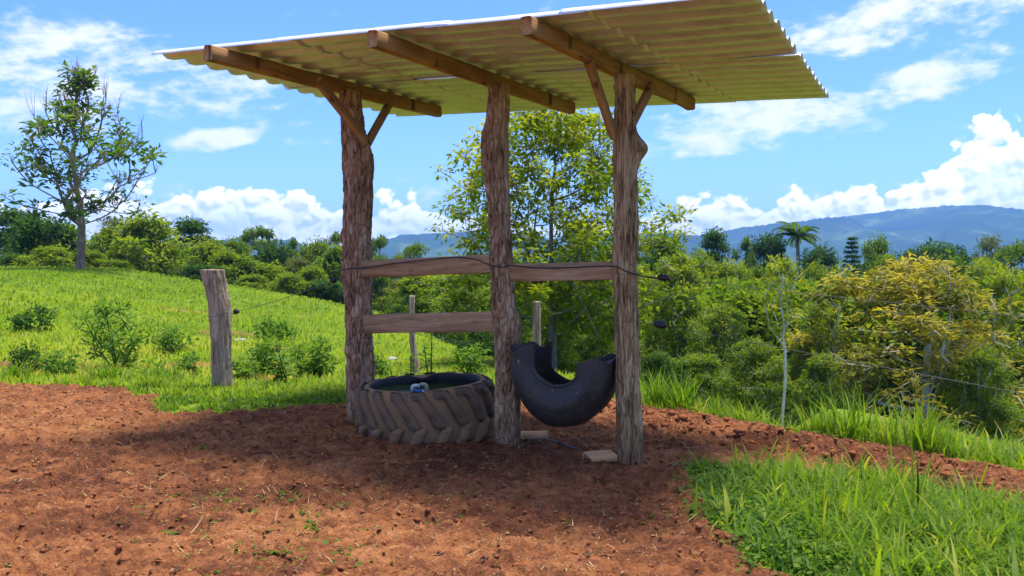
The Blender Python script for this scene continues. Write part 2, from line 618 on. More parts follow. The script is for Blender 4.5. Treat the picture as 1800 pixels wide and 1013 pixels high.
def water_mat():
    m, b = new_mat('green_trough_water')
    b.inputs['Base Color'].default_value = (0.045, 0.068, 0.010, 1)
    b.inputs['Roughness'].default_value = 0.08
    b.inputs['Specular IOR Level'].default_value = 0.25
    bump(b, noise(coords('Object', (9, 9, 9)), 1.0, 2.0), 0.03, 0.01)
    return m

M['water'] = water_mat()


def ground_mat():
    m, b = new_mat('red_soil_and_turf')
    g = coords('Object', (1, 1, 1))
    n1 = noise(coords('Object', (0.55, 0.8, 1)), 1.0, 6.0, 0.6, 0.3)
    n2 = noise(coords('Object', (7, 10, 7)), 1.0, 6.0, 0.65, 0.4)
    n3 = noise(coords('Object', (60, 80, 60)), 1.0, 4.0, 0.65)
    soil = ramp(n1 * 0.44 + n2 * 0.40 + n3 * 0.24 - 0.02, [(0.41, (0.066, 0.023, 0.011)), (0.485, (0.145, 0.052, 0.023)), (0.55, (0.260, 0.098, 0.036)), (0.65, (0.41, 0.185, 0.074))])
    pale = noise(coords('Object', (38, 55, 40)), 1.0, 2.0, 0.5)
    soil = mixc(sstep(pale, 0.66, 0.73) * 0.55, soil, (0.40, 0.245, 0.13))
    moss = noise(coords('Object', (1.3, 1.6, 1)), 1.0, 6.0, 0.7)
    soil = mixc(sstep(moss, 0.60, 0.74) * 0.45, soil, (0.17, 0.125, 0.03))
    t1 = noise(coords('Object', (0.35, 0.35, 1)), 1.0, 6.0, 0.6)
    t2 = noise(coords('Object', (6, 6, 6)), 1.0, 5.0, 0.7)
    turf = ramp(t1 * 0.5 + t2 * 0.5, [(0.34, (0.075, 0.115, 0.012)), (0.5, (0.145, 0.215, 0.012)), (0.66, (0.23, 0.27, 0.02))])
    wood = ramp(noise(coords('Object', (0.05, 0.05, 0.05)), 1.0, 8.0, 0.65), [(0.35, (0.012, 0.032, 0.008)), (0.55, (0.03, 0.07, 0.012)), (0.72, (0.075, 0.115, 0.02))])
    c = mixc(attr('dirt'), turf, soil)
    c = mixc(attr('wood'), c, wood)
    lk(c, b.inputs['Base Color'])
    b.inputs['Roughness'].default_value = 0.93
    b.inputs['Specular IOR Level'].default_value = 0.12
    bump(b, n3 * 0.9 + n2 * 0.9, 0.9, 0.02)
    return m

M['ground'] = ground_mat()


def mountain_mat(name, a, c_, d):
    m, b = new_mat(name)
    n1 = noise(coords('Object', (0.0035, 0.0035, 0.006)), 1.0, 8.0, 0.62)
    n2 = noise(coords('Object', (0.02, 0.02, 0.03)), 1.0, 6.0, 0.7)
    c = ramp(n1 * 0.6 + n2 * 0.4, [(0.38, a), (0.54, c_), (0.66, d)])
    lk(c, b.inputs['Base Color'])
    b.inputs['Roughness'].default_value = 1.0
    b.inputs['Specular IOR Level'].default_value = 0.0
    return m

M['mountain'] = mountain_mat('forested_mountain', (0.008, 0.024, 0.010), (0.026, 0.062, 0.016), (0.13, 0.18, 0.04))

# ------------------------------------------------------------------ terrain
def valley_e(x, y):
    xb = np.where(y < 10, 11.2 - y, 1.2 - 0.26 * (y - 10))
    xb = np.maximum(xb, -9.0 + 0 * y)
    e1 = (x - xb) * 0.75
    e2 = (y - 39.0) * 1.1
    k = 2.0
    mx = np.maximum(e1, e2)
    return mx + np.log(np.exp((e1 - mx) / k) + np.exp((e2 - mx) / k)) * k - 0.0


def base_h(x, y):
    x = np.asarray(x, float); y = np.asarray(y, float)
    q = 31.6 * (1 - np.exp(-np.maximum(y - 10, 0) / 20))
    sl = np.clip(-0.022 - (x + 5.6) * 0.0061, -0.045, 0.047)
    h = q * sl
    e = np.maximum(valley_e(x, y), 0)
    wr = smooth(x, 3.3, 4.5) * (1 - smooth(y, 11.5, 15.0))          # a shelf of turf before the slope on the right
    h = h - 0.10 * np.minimum(e, 2.8) * wr
    e = np.maximum(e - 2.8 * wr, 0)
    h = h - 9.0 * (1 - np.exp(-e * 0.052)) * (1 - np.exp(-e * 1.3))
    h = h + 0.035 * np.clip(8.2 - y, -1.5, 0.0) * 0 + (-0.045) * np.clip(x + 0.1, -1.6, 5.0) * smooth(y, 4.0, 7.0) * (1 - smooth(y, 9.5, 13.0))
    h = h + 0.14 * (fbm(x * 0.16, y * 0.16, 3, 5) - 0.5) * smooth(y, 9.5, 14.0)
    # low terraces trodden by cattle on the left meadow
    h = h + 0.10 * smooth(np.sin(y * 0.9 + x * 0.25 + 2.0 * fbm(x * 0.2, y * 0.2, 2, 8)), -0.3, 0.5) * smooth(-x, 2.0, 5.0) * smooth(y, 11.5, 14.0) * (1 - smooth(y, 24.0, 32.0))
    r = np.hypot(x, y)
    far = smooth(r, 120, 600)
    h = h + far * 10 * (fbm(x * 0.004, y * 0.004, 4, 11) - 0.5)
    return h


def in_poly(x, y, poly):
    ins = np.zeros(np.shape(x), bool)
    n = len(poly)
    for i in range(n):
        (x0, y0), (x1, y1) = poly[i], poly[(i + 1) % n]
        if y0 == y1:
            continue
        c = ((y0 > y) != (y1 > y)) & (x < (x1 - x0) * (y - y0) / (y1 - y0) + x0)
        ins ^= c
    return ins


GRASS_PATCH = [(1.38, 6.95), (2.0, 6.92), (2.6, 6.80), (3.05, 6.45), (3.3, 5.9), (4.6, 4.6), (5.5, 2.0), (1.55, 2.0), (1.32, 4.3), (1.14, 4.95), (1.18, 5.5), (1.30, 6.2)]
DIRT_POLY = [(-40, 10.9), (-6.2, 10.7), (-4.6, 10.6), (-4.15, 10.1), (-3.7, 9.3), (-3.25, 8.5), (-2.45, 8.75), (-1.7, 9.0), (-0.9, 9.25), (0.1, 9.6), (1.15, 10.1), (1.5, 9.85), (2.2, 9.2), (3.1, 8.4), (4.1, 7.4), (6.2, 5.3), (9, 2.5), (9, -20), (-40, -20)]


def dirt_mask(x, y):
    wx = (fbm(x * 1.6, y * 1.6, 4, 21) - 0.5)
    wy = (fbm(x * 1.6 + 40, y * 1.6, 4, 22) - 0.5)
    xx, yy = x + wx * 0.45, y + wy * 0.55
    d = in_poly(xx, yy, DIRT_POLY) & ~in_poly(xx, yy, GRASS_PATCH)
    m = d.astype(float)
    # scars on the meadow
    for (cx, cy, rx, ry) in ((-6.9, 13.6, 1.6, 0.65), (-5.2, 14.2, 0.9, 0.35), (-3.3, 11.6, 0.45, 0.35), (-6.6, 21.0, 0.8, 0.4), (-3.2, 12.3, 1.0, 0.4), (-4.3, 17.0, 0.8, 0.4), (-9.2, 26.0, 1.5, 0.7)):
        q = ((xx - cx) / rx) ** 2 + ((yy - cy) / ry) ** 2
        m = np.maximum(m, 1 - smooth(q, 0.5, 1.2))
    return m


def detail_h(x, y, dm):
    ch = 1 + 1.1 * np.exp(-(((x + y - 10.4) / 0.75) ** 2)) * smooth(x, 0.8, 2.0)
    a = fbm(x * 3.0, y * 3.4, 3, 31) - 0.5
    b = np.abs(fbm(x * 11, y * 14, 3, 41) - 0.5) * 2
    c = fbm(x * 34, y * 42, 2, 51) - 0.5
    return dm * (0.070 * a * ch + 0.085 * (0.35 - b) * ch + 0.034 * c)


def gaps(a, b, n0, n1):
    """spacing growing from n0 to n1 between a and b"""
    out = [a]
    while out[-1] < b:
        t = (out[-1] - a) / (b - a)
        out.append(out[-1] + n0 + (n1 - n0) * t)
    return out


def geo(a, b, d0, g):
    out, d = [], d0
    v = a
    while v < b:
        v += d
        d *= g
        out.append(min(v, b))
    return out


def build_ground():
    xc = list(np.arange(-6.6, 5.6, 0.021))
    xr = geo(xc[-1], 5200, 0.05, 1.16)
    xl = [-v for v in geo(6.6, 5200, 0.05, 1.16)]
    X = np.array(xl[::-1] + xc + xr)
    yc = gaps(3.6, 11.2, 0.014, 0.036)
    yf = geo(yc[-1], 4500, 0.06, 1.085)
    yb = [3.6 - (v) for v in geo(0, 300, 0.06, 1.25)]
    Y = np.array(yb[::-1] + yc + yf)
    gx, gy = np.meshgrid(X, Y)
    x, y = gx.ravel(), gy.ravel()
    dm = dirt_mask(x, y)
    h = base_h(x, y)
    near = (np.abs(x) < 9) & (y > 0) & (y < 16)
    dz = np.zeros_like(h)
    dz[near] = detail_h(x[near], y[near], dm[near])
    # hoof prints
    r = np.random.default_rng(12)
    nd = 900
    cx = r.uniform(-6, 5.2, nd)
    cy = r.uniform(4.0, 10.6, nd)
    nx = len(X)
    for i in range(nd):
        if not (dirt_mask(np.array([cx[i]]), np.array([cy[i]]))[0] > 0.5):
            continue
        rad = r.uniform(0.035, 0.075)
        dep = r.uniform(0.012, 0.034) * (1.5 if cx[i] + cy[i] > 9.5 and cx[i] > 1 else 1.0)
        x0, x1 = np.searchsorted(X, (cx[i] - 2.4 * rad, cx[i] + 2.4 * rad))
        y0, y1 = np.searchsorted(Y, (cy[i] - 2.4 * rad, cy[i] + 2.4 * rad))
        sx, sy = np.meshgrid(X[x0:x1], Y[y0:y1])
        q = np.hypot((sx - cx[i]) * r.uniform(0.8, 1.2), sy - cy[i]) / rad
        d = -dep * np.exp(-q ** 4) + dep * 0.5 * np.exp(-((q - 1.45) / 0.35) ** 2)
        dz.reshape(len(Y), nx)[y0:y1, x0:x1] += d
    # soil trodden up round the trough and post feet
    wood = smooth(valley_e(x, y), 4.0, 9.0)
    dm = dm * (1 - wood)
    V = np.stack([x, y, h + dz], 1)
    n, m_ = len(Y), len(X)
    i, j = np.meshgrid(np.arange(n - 1), np.arange(m_ - 1), indexing='ij')
    q = np.stack([i * m_ + j, i * m_ + j + 1, (i + 1) * m_ + j + 1, (i + 1) * m_ + j], -1).reshape(-1, 4)
    me = np_mesh('ground', V, [q], True, {'dirt': dm, 'wood': wood})
    o = obj('ground', me, M['ground'])
    tag(o, 'red trodden soil running into green meadow', kind='structure')


build_ground()


def gz(x, y):
    return float(base_h(np.array([x]), np.array([y]))[0])


# ------------------------------------------------------------------ mountains
def build_mountain(name, D, depth, prof, seed, amp, label):
    px = np.array([p[0] for p in prof], float)
    py = np.array([p[1] for p in prof], float)
    nx, ny = 420, 90
    ax = np.linspace(px[0], px[-1], nx)
    top = np.interp(ax, px, py)
    X0 = (ax - 900) / F_PX * D
    H0 = (HORIZON - top) / F_PX * D
    V = []
    for j in range(ny):
        t = j / (ny - 1)                       # 0 front foot, 1 behind
        yy = D - depth * 0.62 + depth * t
        prof_t = np.clip(1 - abs(t - 0.62) / 0.62, 0, 1) if t < 0.62 else np.clip(1 - (t - 0.62) / 0.38, 0, 1)
        s = prof_t ** 0.85
        rid = np.abs(fbm(X0 * 0.0042 + 0.0006 * yy, yy * 0.0016 + X0 * 0.0008, 5, seed) - 0.5) * 2
        cut = (0.5 - rid) * amp * 4 * s * (1 - s)
        z = H0 * s + cut * 130 + (fbm(X0 * 0.02, yy * 0.02, 4, seed + 5) - 0.5) * 7 * (0.4 + s) - 14 * (1 - s)
        V.append(np.stack([X0, np.full(nx, yy), z], 1))
    V = np.concatenate(V)
    i, j = np.meshgrid(np.arange(ny - 1), np.arange(nx - 1), indexing='ij')
    q = np.stack([i * nx + j, i * nx + j + 1, (i + 1) * nx + j + 1, (i + 1) * nx + j], -1).reshape(-1, 4)
    o = obj(name, np_mesh(name, V, [q], True), M['mountain'])
    tag(o, label, kind='structure')


build_mountain('mountain', 3000, 1900, [(480, 452), (700, 447), (760, 440), (800, 436), (850, 430), (900, 436), (1000, 440), (1120, 436), (1200, 432), (1250, 418),
                                         (1330, 406), (1385, 396), (1440, 400), (1480, 388), (1520, 377), (1590, 371), (1650, 377), (1700, 388), (1760, 398), (1850, 408), (2000, 418), (2300, 436), (2700, 450)], 61, 0.9,
               'blue forested mountain rising to one broad summit')
build_mountain('mountain', 3700, 1100, [(1350, 452), (1500, 425), (1620, 400), (1690, 388), (1740, 388), (1800, 383), (1900, 388), (2050, 400), (2300, 430), (2700, 450)], 75, 0.7,
               'paler far ridge behind the right shoulder of the mountain')

# ------------------------------------------------------------------ haze
hz = MB()
hz.box((0, 2100, 80), (10500, 5000, 220))
haze_m = bpy.data.materials.new('thin_air')
haze_m.use_nodes = True
E.tree = haze_m.node_tree
E.tree.nodes.remove(E.tree.nodes['Principled BSDF'])
pvn = E.tree.nodes.new('ShaderNodeVolumePrincipled')
pvn.inputs['Color'].default_value = (0.27, 0.51, 1.0, 1)
pvn.inputs['Density'].default_value = 0.00027
pvn.inputs['Anisotropy'].default_value = 0.0
lk(pvn.outputs[0], E.tree.nodes['Material Output'].inputs['Volume'])
haze = obj('haze', hz.mesh('haze'), haze_m)
tag(haze, 'thin blue haze over the far hills', kind='stuff')

# ------------------------------------------------------------------ shelter
SV = Vector((0.876, -0.482, 0)).normalized()       # along the row of posts
TV = Vector((0.482, 0.876, 0)).normalized()        # along the rafters
PM = Vector((-0.04, 7.45, 2.95))
KA, KB = -0.040, -0.004


def plane_st(px, py, off=0.0):
    o = Vector((0, 0, EYE))
    d = P(px, py, 1.0) - o
    n = Vector((0, 0, 1)) - SV * KA - TV * KB
    k = n.dot(PM + Vector((0, 0, off)) - o) / n.dot(d)
    q = o + d * k - PM
    return q.dot(SV), q.dot(TV)


def on_roof(s, t, off=0.0):
    return PM + SV * s + TV * t + Vector((0, 0, KA * s + KB * t + off))


shelter = thing('animal_shelter', 'rustic open shelter of three bark posts under a tilted corrugated tin roof', 'shelter', (-0.2, 7.6, 0))


def put(name, me, mat, world_mat=None, parent=shelter):
    o = obj(name, me, mat, parent)
    root = parent
    inv = Matrix.Translation(root.location).to_4x4().inverted() if parent.parent is None else None
    base = Matrix.Translation(parent.location) @ parent.rotation_euler.to_matrix().to_4x4()
    o.matrix_local = base.inverted() @ (world_mat if world_mat is not None else Matrix.Identity(4))
    return o


def post_mesh(name, rows, depth, seed, bumps=(), seg=88, nrow=260, rough=1.0, bottom=-0.25):
    py = np.array([r[0] for r in rows], float)
    xl = np.array([r[1] for r in rows], float)
    xr = np.array([r[2] for r in rows], float)
    dep = np.array([r[3] if len(r) > 3 else depth for r in rows], float)
    pts = np.array([P((a + b) / 2, y, d)[:] for y, a, b, d in zip(py, xl, xr, dep)])
    rad = (xr - xl) / 2 * dep / F_PX
    zt, zb = pts[0, 2], bottom
    zz = np.linspace(zt, zb, nrow)
    o = np.argsort(pts[:, 2])
    cx = np.interp(zz, pts[o, 2], pts[o, 0])
    cy = np.interp(zz, pts[o, 2], pts[o, 1])
    rr = np.interp(zz, pts[o, 2], rad[o])
    ker = np.hanning(21); ker /= ker.sum()
    sm = lambda v: np.convolve(np.pad(v, 10, mode='edge'), ker, 'valid')
    cx, cy, rr = sm(cx), sm(cy), sm(rr)
    th = np.linspace(0, 2 * math.pi, seg, endpoint=False)
    TH, Z = np.meshgrid(th, zz)
    ca, sa = np.cos(TH), np.sin(TH)
    R = rr[:, None] * np.ones_like(TH)
    # fibres that run up the post, seam-free because they are sampled on the cylinder
    def cyl(f, g, sd, oc=3):
        return fbm(ca * f + 31, sa * f + Z * g, oc, sd) * 0.5 + fbm(sa * f * 1.07 - 11, ca * f * 0.9 - Z * g * 0.83 + 5, oc, sd + 3) * 0.5
    fib = np.abs(cyl(7.5, 1.1, seed) - 0.5) * 2
    fl = cyl(3.2, 3.4, seed + 9)
    fl = np.floor(fl * 9) / 9 + 0.25 * (fl * 9 - np.floor(fl * 9)) / 9
    big = cyl(1.1, 0.9, seed + 17) - 0.5
    R = R * (1 + 0.16 * big) + rough * (-0.052 * np.clip(0.26 - fib, 0, 1) + 0.085 * (fl - 0.5) + 0.022 * (cyl(12, 7, seed + 23, 2) - 0.5))
    kr = np.random.default_rng(seed + 5)
    bumps = list(bumps) + [(kr.uniform(0, 6.28), kr.uniform(0.3, 2.7), kr.uniform(0.14, 0.3), kr.uniform(0.025, 0.06), kr.uniform(0.008, 0.022)) for _ in range(12 if rough > 0.82 else 4)] + [(kr.uniform(0, 6.28), kr.uniform(0.3, 2.7), 0.09, kr.uniform(0.15, 0.4), -kr.uniform(0.008, 0.02)) for _ in range(7 if rough > 0.82 else 2)]
    for (ang, z0, wa, wz, amt) in bumps:
        da = np.angle(np.exp(1j * (TH - ang)))
        R = R + amt * np.exp(-(da / wa) ** 2 - ((Z - z0) / wz) ** 2)
    V = np.stack([cx[:, None] + R * ca, cy[:, None] + R * sa, Z], -1).reshape(-1, 3)
    i, j = np.meshgrid(np.arange(nrow - 1), np.arange(seg), indexing='ij')
    q = np.stack([i * seg + j, (i + 1) * seg + j, (i + 1) * seg + (j + 1) % seg, i * seg + (j + 1) % seg], -1).reshape(-1, 4)
    V = np.vstack([V, [cx[0], cy[0], zt + 0.004], [cx[-1], cy[-1], zb]])
    f3 = [(nrow * seg, j, (j + 1) % seg) for j in range(seg)] + [(nrow * seg + 1, (nrow - 1) * seg + (j + 1) % seg, (nrow - 1) * seg + j) for j in range(seg)]
    return np_mesh(name, V, [q, f3], True)


DL, DM, DR = 8.2, 7.45, 6.9
put('post', post_mesh('post', [(160, 596, 636), (230, 598, 642), (270, 600, 653), (330, 603, 654), (400, 602, 653), (500, 605, 655), (580, 607, 657), (640, 608, 658), (735, 612, 662), (800, 610, 668)], DL, 100,
    [(math.pi * 1.02, 1.72, 0.3, 0.06, 0.03), (-0.4, 2.40, 0.5, 0.16, 0.02), (-0.5, 0.75, 0.25, 0.35, 0.035)]), M['post_red'])['label'] = 'thick reddish bark post behind the left end of the tyre trough'
put('post', post_mesh('post', [(148, 859, 893), (200, 857, 893), (255, 847, 893), (290, 848, 893), (340, 856, 896), (400, 860, 899), (500, 863, 905), (590, 867, 913), (640, 868, 915), (782, 870, 918), (850, 869, 920)], DM, 140,
    [(-0.25, 1.0, 0.35, 0.10, 0.03)], rough=0.9), M['post'])['label'] = 'middle post with a kink in its upper trunk'
put('post', post_mesh('post', [(132, 1079, 1117), (180, 1079, 1117), (250, 1079, 1120), (330, 1078, 1121), (500, 1078, 1120), (600, 1080, 1122), (700, 1082, 1126), (818, 1085, 1131), (890, 1085, 1133)], DR, 180,
    [(-0.15, 2.36, 0.42, 0.085, 0.085), (0.1, 2.26, 0.4, 0.16, 0.03), (-0.25, 0.35, 0.10, 0.6, 0.012)], rough=0.85), M['post_tan'])['label'] = 'fluted tan post with a burl near its top'


def timber_mesh(name, L, w, h, seed, wob=0.004, n=28):
    """bar along local x, w across y, h in z, softly uneven with rounded arrises"""
    c = 0.14
    prof = [(-.5 + c, -.5), (.5 - c, -.5), (.5, -.5 + c), (.5, .5 - c), (.5 - c, .5), (-.5 + c, .5), (-.5, .5 - c), (-.5, -.5 + c)]
    m_ = min(w, h)
    V, k = [], 8
    xs = np.linspace(-L / 2, L / 2, n)
    for i, x in enumerate(xs):
        for j, (a, b) in enumerate(prof):
            yy = (abs(a) * w - (0.5 - abs(a)) * 0) * np.sign(a) if abs(a) == .5 else np.sign(a) * (w / 2 - c * m_)
            zz = np.sign(b) * h / 2 if abs(b) == .5 else np.sign(b) * (h / 2 - c * m_)
            yy += wob * 2 * (float(vnoise(x * 3.0 + j * 5.1, seed * 1.3, seed)) - 0.5) + wob * 2 * (float(vnoise(x * 1.1, 3.3, seed)) - .5)
            zz += wob * 2 * (float(vnoise(x * 2.6 + j * 7.7, seed * 2.1, seed + 2)) - 0.5) + wob * 2 * (float(vnoise(x * 0.9, 7.3, seed)) - .5)
            V.append((x + (wob * (float(vnoise(j * 3.1, i, seed)) - .5) * 2 if i in (0, n - 1) else 0), yy, zz))
    q = [(i * k + j, (i + 1) * k + j, (i + 1) * k + (j + 1) % k, i * k + (j + 1) % k) for i in range(n - 1) for j in range(k)]
    q = [f[::-1] for f in q]
    V += [(-L / 2, 0, 0), (L / 2, 0, 0)]
    f3 = [(n * k, (j + 1) % k, j) for j in range(k)] + [(n * k + 1, (n - 1) * k + j, (n - 1) * k + (j + 1) % k) for j in range(k)]
    f3 = [f[::-1] for f in f3]
    return np_mesh(name, np.array(V), [np.array(q), np.array(f3)])


def along(p0, p1, up=Vector((0, 0, 1))):
    x = (p1 - p0).normalized()
    y = up.cross(x).normalized()
    z = x.cross(y)
    mt = Matrix((x, y, z)).transposed().to_4x4()
    return Matrix.Translation((p0 + p1) / 2) @ mt


RAFT = [((365, 95), (770, 198)), ((655, 70), (1005, 192)), ((925, 48), (1215, 185))]
RH, RW = 0.115, 0.085
raft_s = []
for i, (a, b) in enumerate(RAFT):
    s0, t0 = plane_st(*a, off=0.05)
    s1, t1 = plane_st(*b, off=0.05)
    print('rafter', i, s0, t0, s1, t1)
    sm_ = (s0 + s1) / 2
    raft_s.append(sm_)
    p0, p1 = on_roof(s0, t0, RH / 2), on_roof(s1, t1, RH / 2)
    put('rafter', timber_mesh('rafter', (p1 - p0).length, RW, RH, 11 + i, 0.005), M['rafter'], along(p0, p1))
for nm, c in (('FL', (250, 92)), ('FR', (1335, 0)), ('BR', (1455, 172)), ('BL', (650, 203)), ('mid-left', (575, 172))):
    print(nm, plane_st(*c, off=RH + 0.02))

# braces: flat sticks from post to rafter, in the plane of their rafter
BR = [((560, 142, DL - 0.62), (643, 248, DL - 0.16), 0.078, 0.045), ((690, 172, DL + 0.50), (646, 252, DL + 0.02), 0.075, 0.045),
      ((1034, 106, DR - 0.52), (1080, 240, DR - 0.03), 0.075, 0.045), ((1146, 150, DR + 0.55), (1112, 215, DR + 0.12), 0.075, 0.045)]
for i, (a, b, w, th) in enumerate(BR):
    p0, p1 = P(*a), P(*b)
    mw = along(p0, p1, SV)
    put('brace', timber_mesh('brace', (p1 - p0).length, w, th, 31 + i, 0.003, 10), M['rafter'], mw)

# rails
RL = [((638, 473.5, DL - 0.10), (878, 463, DM + 0.02), 0.152), ((640, 569.5, DL - 0.10), (880, 565.5, DM + 0.02), 0.168), ((898, 479, DM - 0.06), (1092, 474.5, DR + 0.06), 0.142)]
for i, (a, b, hh) in enumerate(RL):
    p0, p1 = P(*a), P(*b)
    put('rail', timber_mesh('rail', (p1 - p0).length, 0.042, hh, 51 + i, 0.004, 22), M['rail'], along(p0, p1))

# roof sheets: two rows of three, ribs running along the row of posts
PITCH_R, AMP = 0.238, 0.040


def rib(t):
    u = (t / PITCH_R) % 1.0
    r = np.where(u < 0.14, 0.0, np.where(u < 0.40, (u - 0.14) / 0.26, np.where(u < 0.60, 1.0, np.where(u < 0.86, 1 - (u - 0.60) / 0.26, 0.0))))
    return AMP * (r - 0.5)


def sheet(s0, s1, t0, t1, lift, seed, lip=False, e0=None, e1=None):
    key = []
    k0 = math.floor(t0 / PITCH_R)
    for k in range(k0, math.ceil(t1 / PITCH_R) + 1):
        for u in (0.0, 0.14, 0.27, 0.40, 0.60, 0.73, 0.86):
            t = (k + u) * PITCH_R
            if t0 < t < t1:
                key.append(t)
    ts = np.array([t0] + key + [t1])
    n = 26
    ss = np.linspace(s0, s1, n)
    V = []
    for s_ in ss:
        for t in ts:
            a_ = s0 + (e0(t) if e0 else 0)
            b_ = s1 + (e1(t) if e1 else 0)
            s = a_ + (b_ - a_) * (s_ - s0) / (s1 - s0)
            jag = 0.012 * (float(vnoise(t * 4.0, s0, seed)) - 0.5) if s_ in (s0, s1) else 0
            off = RH + AMP / 2 + 0.006 + lift + float(rib(t)) + 0.009 * (float(vnoise(s * 1.3, t * 0.8, seed)) - 0.5) + 0.002 * (float(vnoise(s * 5, t * 2.1, seed + 1)) - 0.5)
            p = on_roof(s + jag, t, off)
            V.append(p[:])
        if lip:
            p = Vector(V[-len(ts)])
            V.append((p - TV * 0.012 + Vector((0, 0, -0.017)))[:])
    m_ = len(ts) + (1 if lip else 0)
    q = []
    for i in range(n - 1):
        for j in range(len(ts) - 1):
            q.append((i * m_ + j, (i + 1) * m_ + j, (i + 1) * m_ + j + 1, i * m_ + j + 1))
        if lip:
            j = len(ts)
            q.append((i * m_ + j, (i + 1) * m_ + j, (i + 1) * m_, i * m_))
    return np_mesh('roof_sheet', np.array(V), [np.array(q)])


S_L, S_R, T_F, T_B = None, None, None, None
fl, fr, br, ml = plane_st(250, 92, RH + .02), plane_st(1335, 0, RH + .02), plane_st(1455, 172, RH + .02), plane_st(575, 172, RH + .02)
bl = plane_st(700, 202, RH + .02)
T_F = (fl[1] + fr[1]) / 2
T_B = (br[1] + bl[1]) / 2
EDGE_L = lambda t: fl[0] + (ml[0] - fl[0]) * (t - fl[1]) / (ml[1] - fl[1])
EDGE_R = lambda t: fr[0] + (br[0] - fr[0]) * (t - fr[1]) / (br[1] - fr[1])
tm = plane_st(900, 129, RH + .02)[1]
print('roof', T_F, tm, T_B, EDGE_L(T_F), EDGE_L(T_B), EDGE_R(T_F), EDGE_R(T_B))
CUTS = [None, -1.15, 0.22, 1.22, None]
for row, (ta, tb, lift) in enumerate(((T_F, tm + 0.05, 0.010), (tm - 0.03, T_B, 0.0))):
    for k in range(4):
        a = (EDGE_L(0.2) + (0.0, -0.03)[row]) if CUTS[k] is None else CUTS[k] - 0.09
        b = EDGE_R(0.37) + (0.0, 0.012)[row] if CUTS[k + 1] is None else CUTS[k + 1] + 0.09
        me = sheet(a, b, ta, tb, lift + 0.005 * (k % 2), 70 + row * 4 + k, lip=(row == 0),
                   e0=(lambda t: EDGE_L(t) - EDGE_L(0.2)) if k == 0 else None, e1=(lambda t: EDGE_R(t) - EDGE_R(0.37)) if k == 3 else None)
        o = put('roof_sheet', me, M['roof'])
        md = o.modifiers.new('thickness', 'SOLIDIFY')
        md.thickness = 0.0018
        md.offset = 1
# roofing nails that show as dark dots are too small to build; the fixing battens are the rafters

# ------------------------------------------------------------------ tyre trough
TC = Vector((-0.735, 7.90, 0.0))
TC.z = gz(TC.x, TC.y) - 0.035
TR, TH_ = 0.565, 0.475
trough = thing('tyre_trough', 'muddy tractor tyre with chevron lugs lying flat as a water trough', 'trough', TC)
trough.rotation_euler = (0.025, -0.055, 0)


def revolve(prof, seg, a0=0.0, a1=2 * math.pi, wob=None, closed=True):
    n = seg if closed else seg + 1
    th = a0 + (a1 - a0) * np.arange(n) / seg
    V = []
    for i, t in enumerate(th):
        for j, (r, z) in enumerate(prof):
            dr, dz = wob(t, j) if wob else (0, 0)
            V.append(((r + dr) * math.cos(t), (r + dr) * math.sin(t), z + dz))
    k = len(prof)
    q = []
    for i in range(seg):
        i2 = (i + 1) % n
        for j in range(k - 1):
            q.append((i * k + j, i2 * k + j, i2 * k + j + 1, i * k + j + 1))
    return np.array(V), np.array(q)


def trough_wob(t, j):
    w = 0.006 * math.sin(3 * t + 1.0) + 0.004 * math.sin(7 * t)
    # the cut lip sags where it was hacked through at the back
    sag = math.exp(-((math.degrees(t) % 360 - 98) / 11.0) ** 2)
    if j in (6, 7, 8):
        return (w - 0.055 * sag - 0.006 * math.sin(9 * t), -0.035 * sag + 0.004 * math.sin(5 * t))
    return (w, 0.0)


V, q = revolve([(TR - 0.04, 0.0), (TR - 0.005, 0.05), (TR, 0.14), (TR + 0.004, 0.30), (TR - 0.004, 0.40), (TR - 0.02, 0.452), (TR - 0.055, 0.470), (TR - 0.085, 0.468), (TR - 0.092, 0.445),
                (TR - 0.075, 0.40), (TR - 0.05, 0.30), (TR - 0.04, 0.12)], 120, wob=trough_wob)
obj('casing', np_mesh('casing', V, [q], True), M['tyre_mud'], trough)
V, q = revolve([(TR - 0.085, 0.4655), (TR - 0.094, 0.444), (TR - 0.082, 0.40), (TR - 0.068, 0.30), (TR - 0.06, 0.10)], 96, wob=lambda t, j: (trough_wob(t, 8)[0] - 0.003 if j < 2 else -0.004, trough_wob(t, 8)[1] + 0.004 if j < 2 else 0))
obj('inner_wall', np_mesh('inner_wall', V, [q], True), M['tyre_inner'], trough)


def lug_mesh(name, th0, th1, z0, z1, w0, w1, proud, seed, wrap=False):
    n = 13
    V = []
    K = 6
    for i in range(n):
        u = i / (n - 1)
        th = th0 + (th1 - th0) * (u ** 0.85)
        z = z0 + (z1 - z0) * u
        w = (w0 + (w1 - w0) * u) / 2 * (math.sqrt(max(0.12, 1 - ((u - 0.80) / 0.21) ** 2)) if u > 0.80 else 1)
        pr = proud * (0.6 + 0.4 * min(1, u * 4)) * (1 - 0.55 * max(0, (u - 0.88) / 0.12) ** 2)
        pr *= 1 + 0.14 * (float(vnoise(u * 5, 0.5, seed)) - 0.5)
        r0 = TR - 0.014
        for dw, rr in ((-w * 1.25, r0), (-w * 1.04, TR + pr * 0.72), (-w * 0.80, TR + pr), (w * 0.72, TR + pr), (w * 0.96, TR + pr * 0.74), (w * 1.18, r0)):
            t = th + dw / TR
            rr2 = rr - (0.05 if (wrap and i == 0 and rr > TR) else 0)
            V.append((rr2 * math.cos(t), rr2 * math.sin(t), z + (0.012 if wrap and i == 0 else 0)))
    q = [(i * K + j, i * K + j + 1, (i + 1) * K + j + 1, (i + 1) * K + j) for i in range(n - 1) for j in range(K - 1)]
    ends = [tuple(range(K))[::-1], tuple((n - 1) * K + k for k in range(K))]
    return np_mesh(name, np.array(V), [np.array(q), np.array(ends)], True)


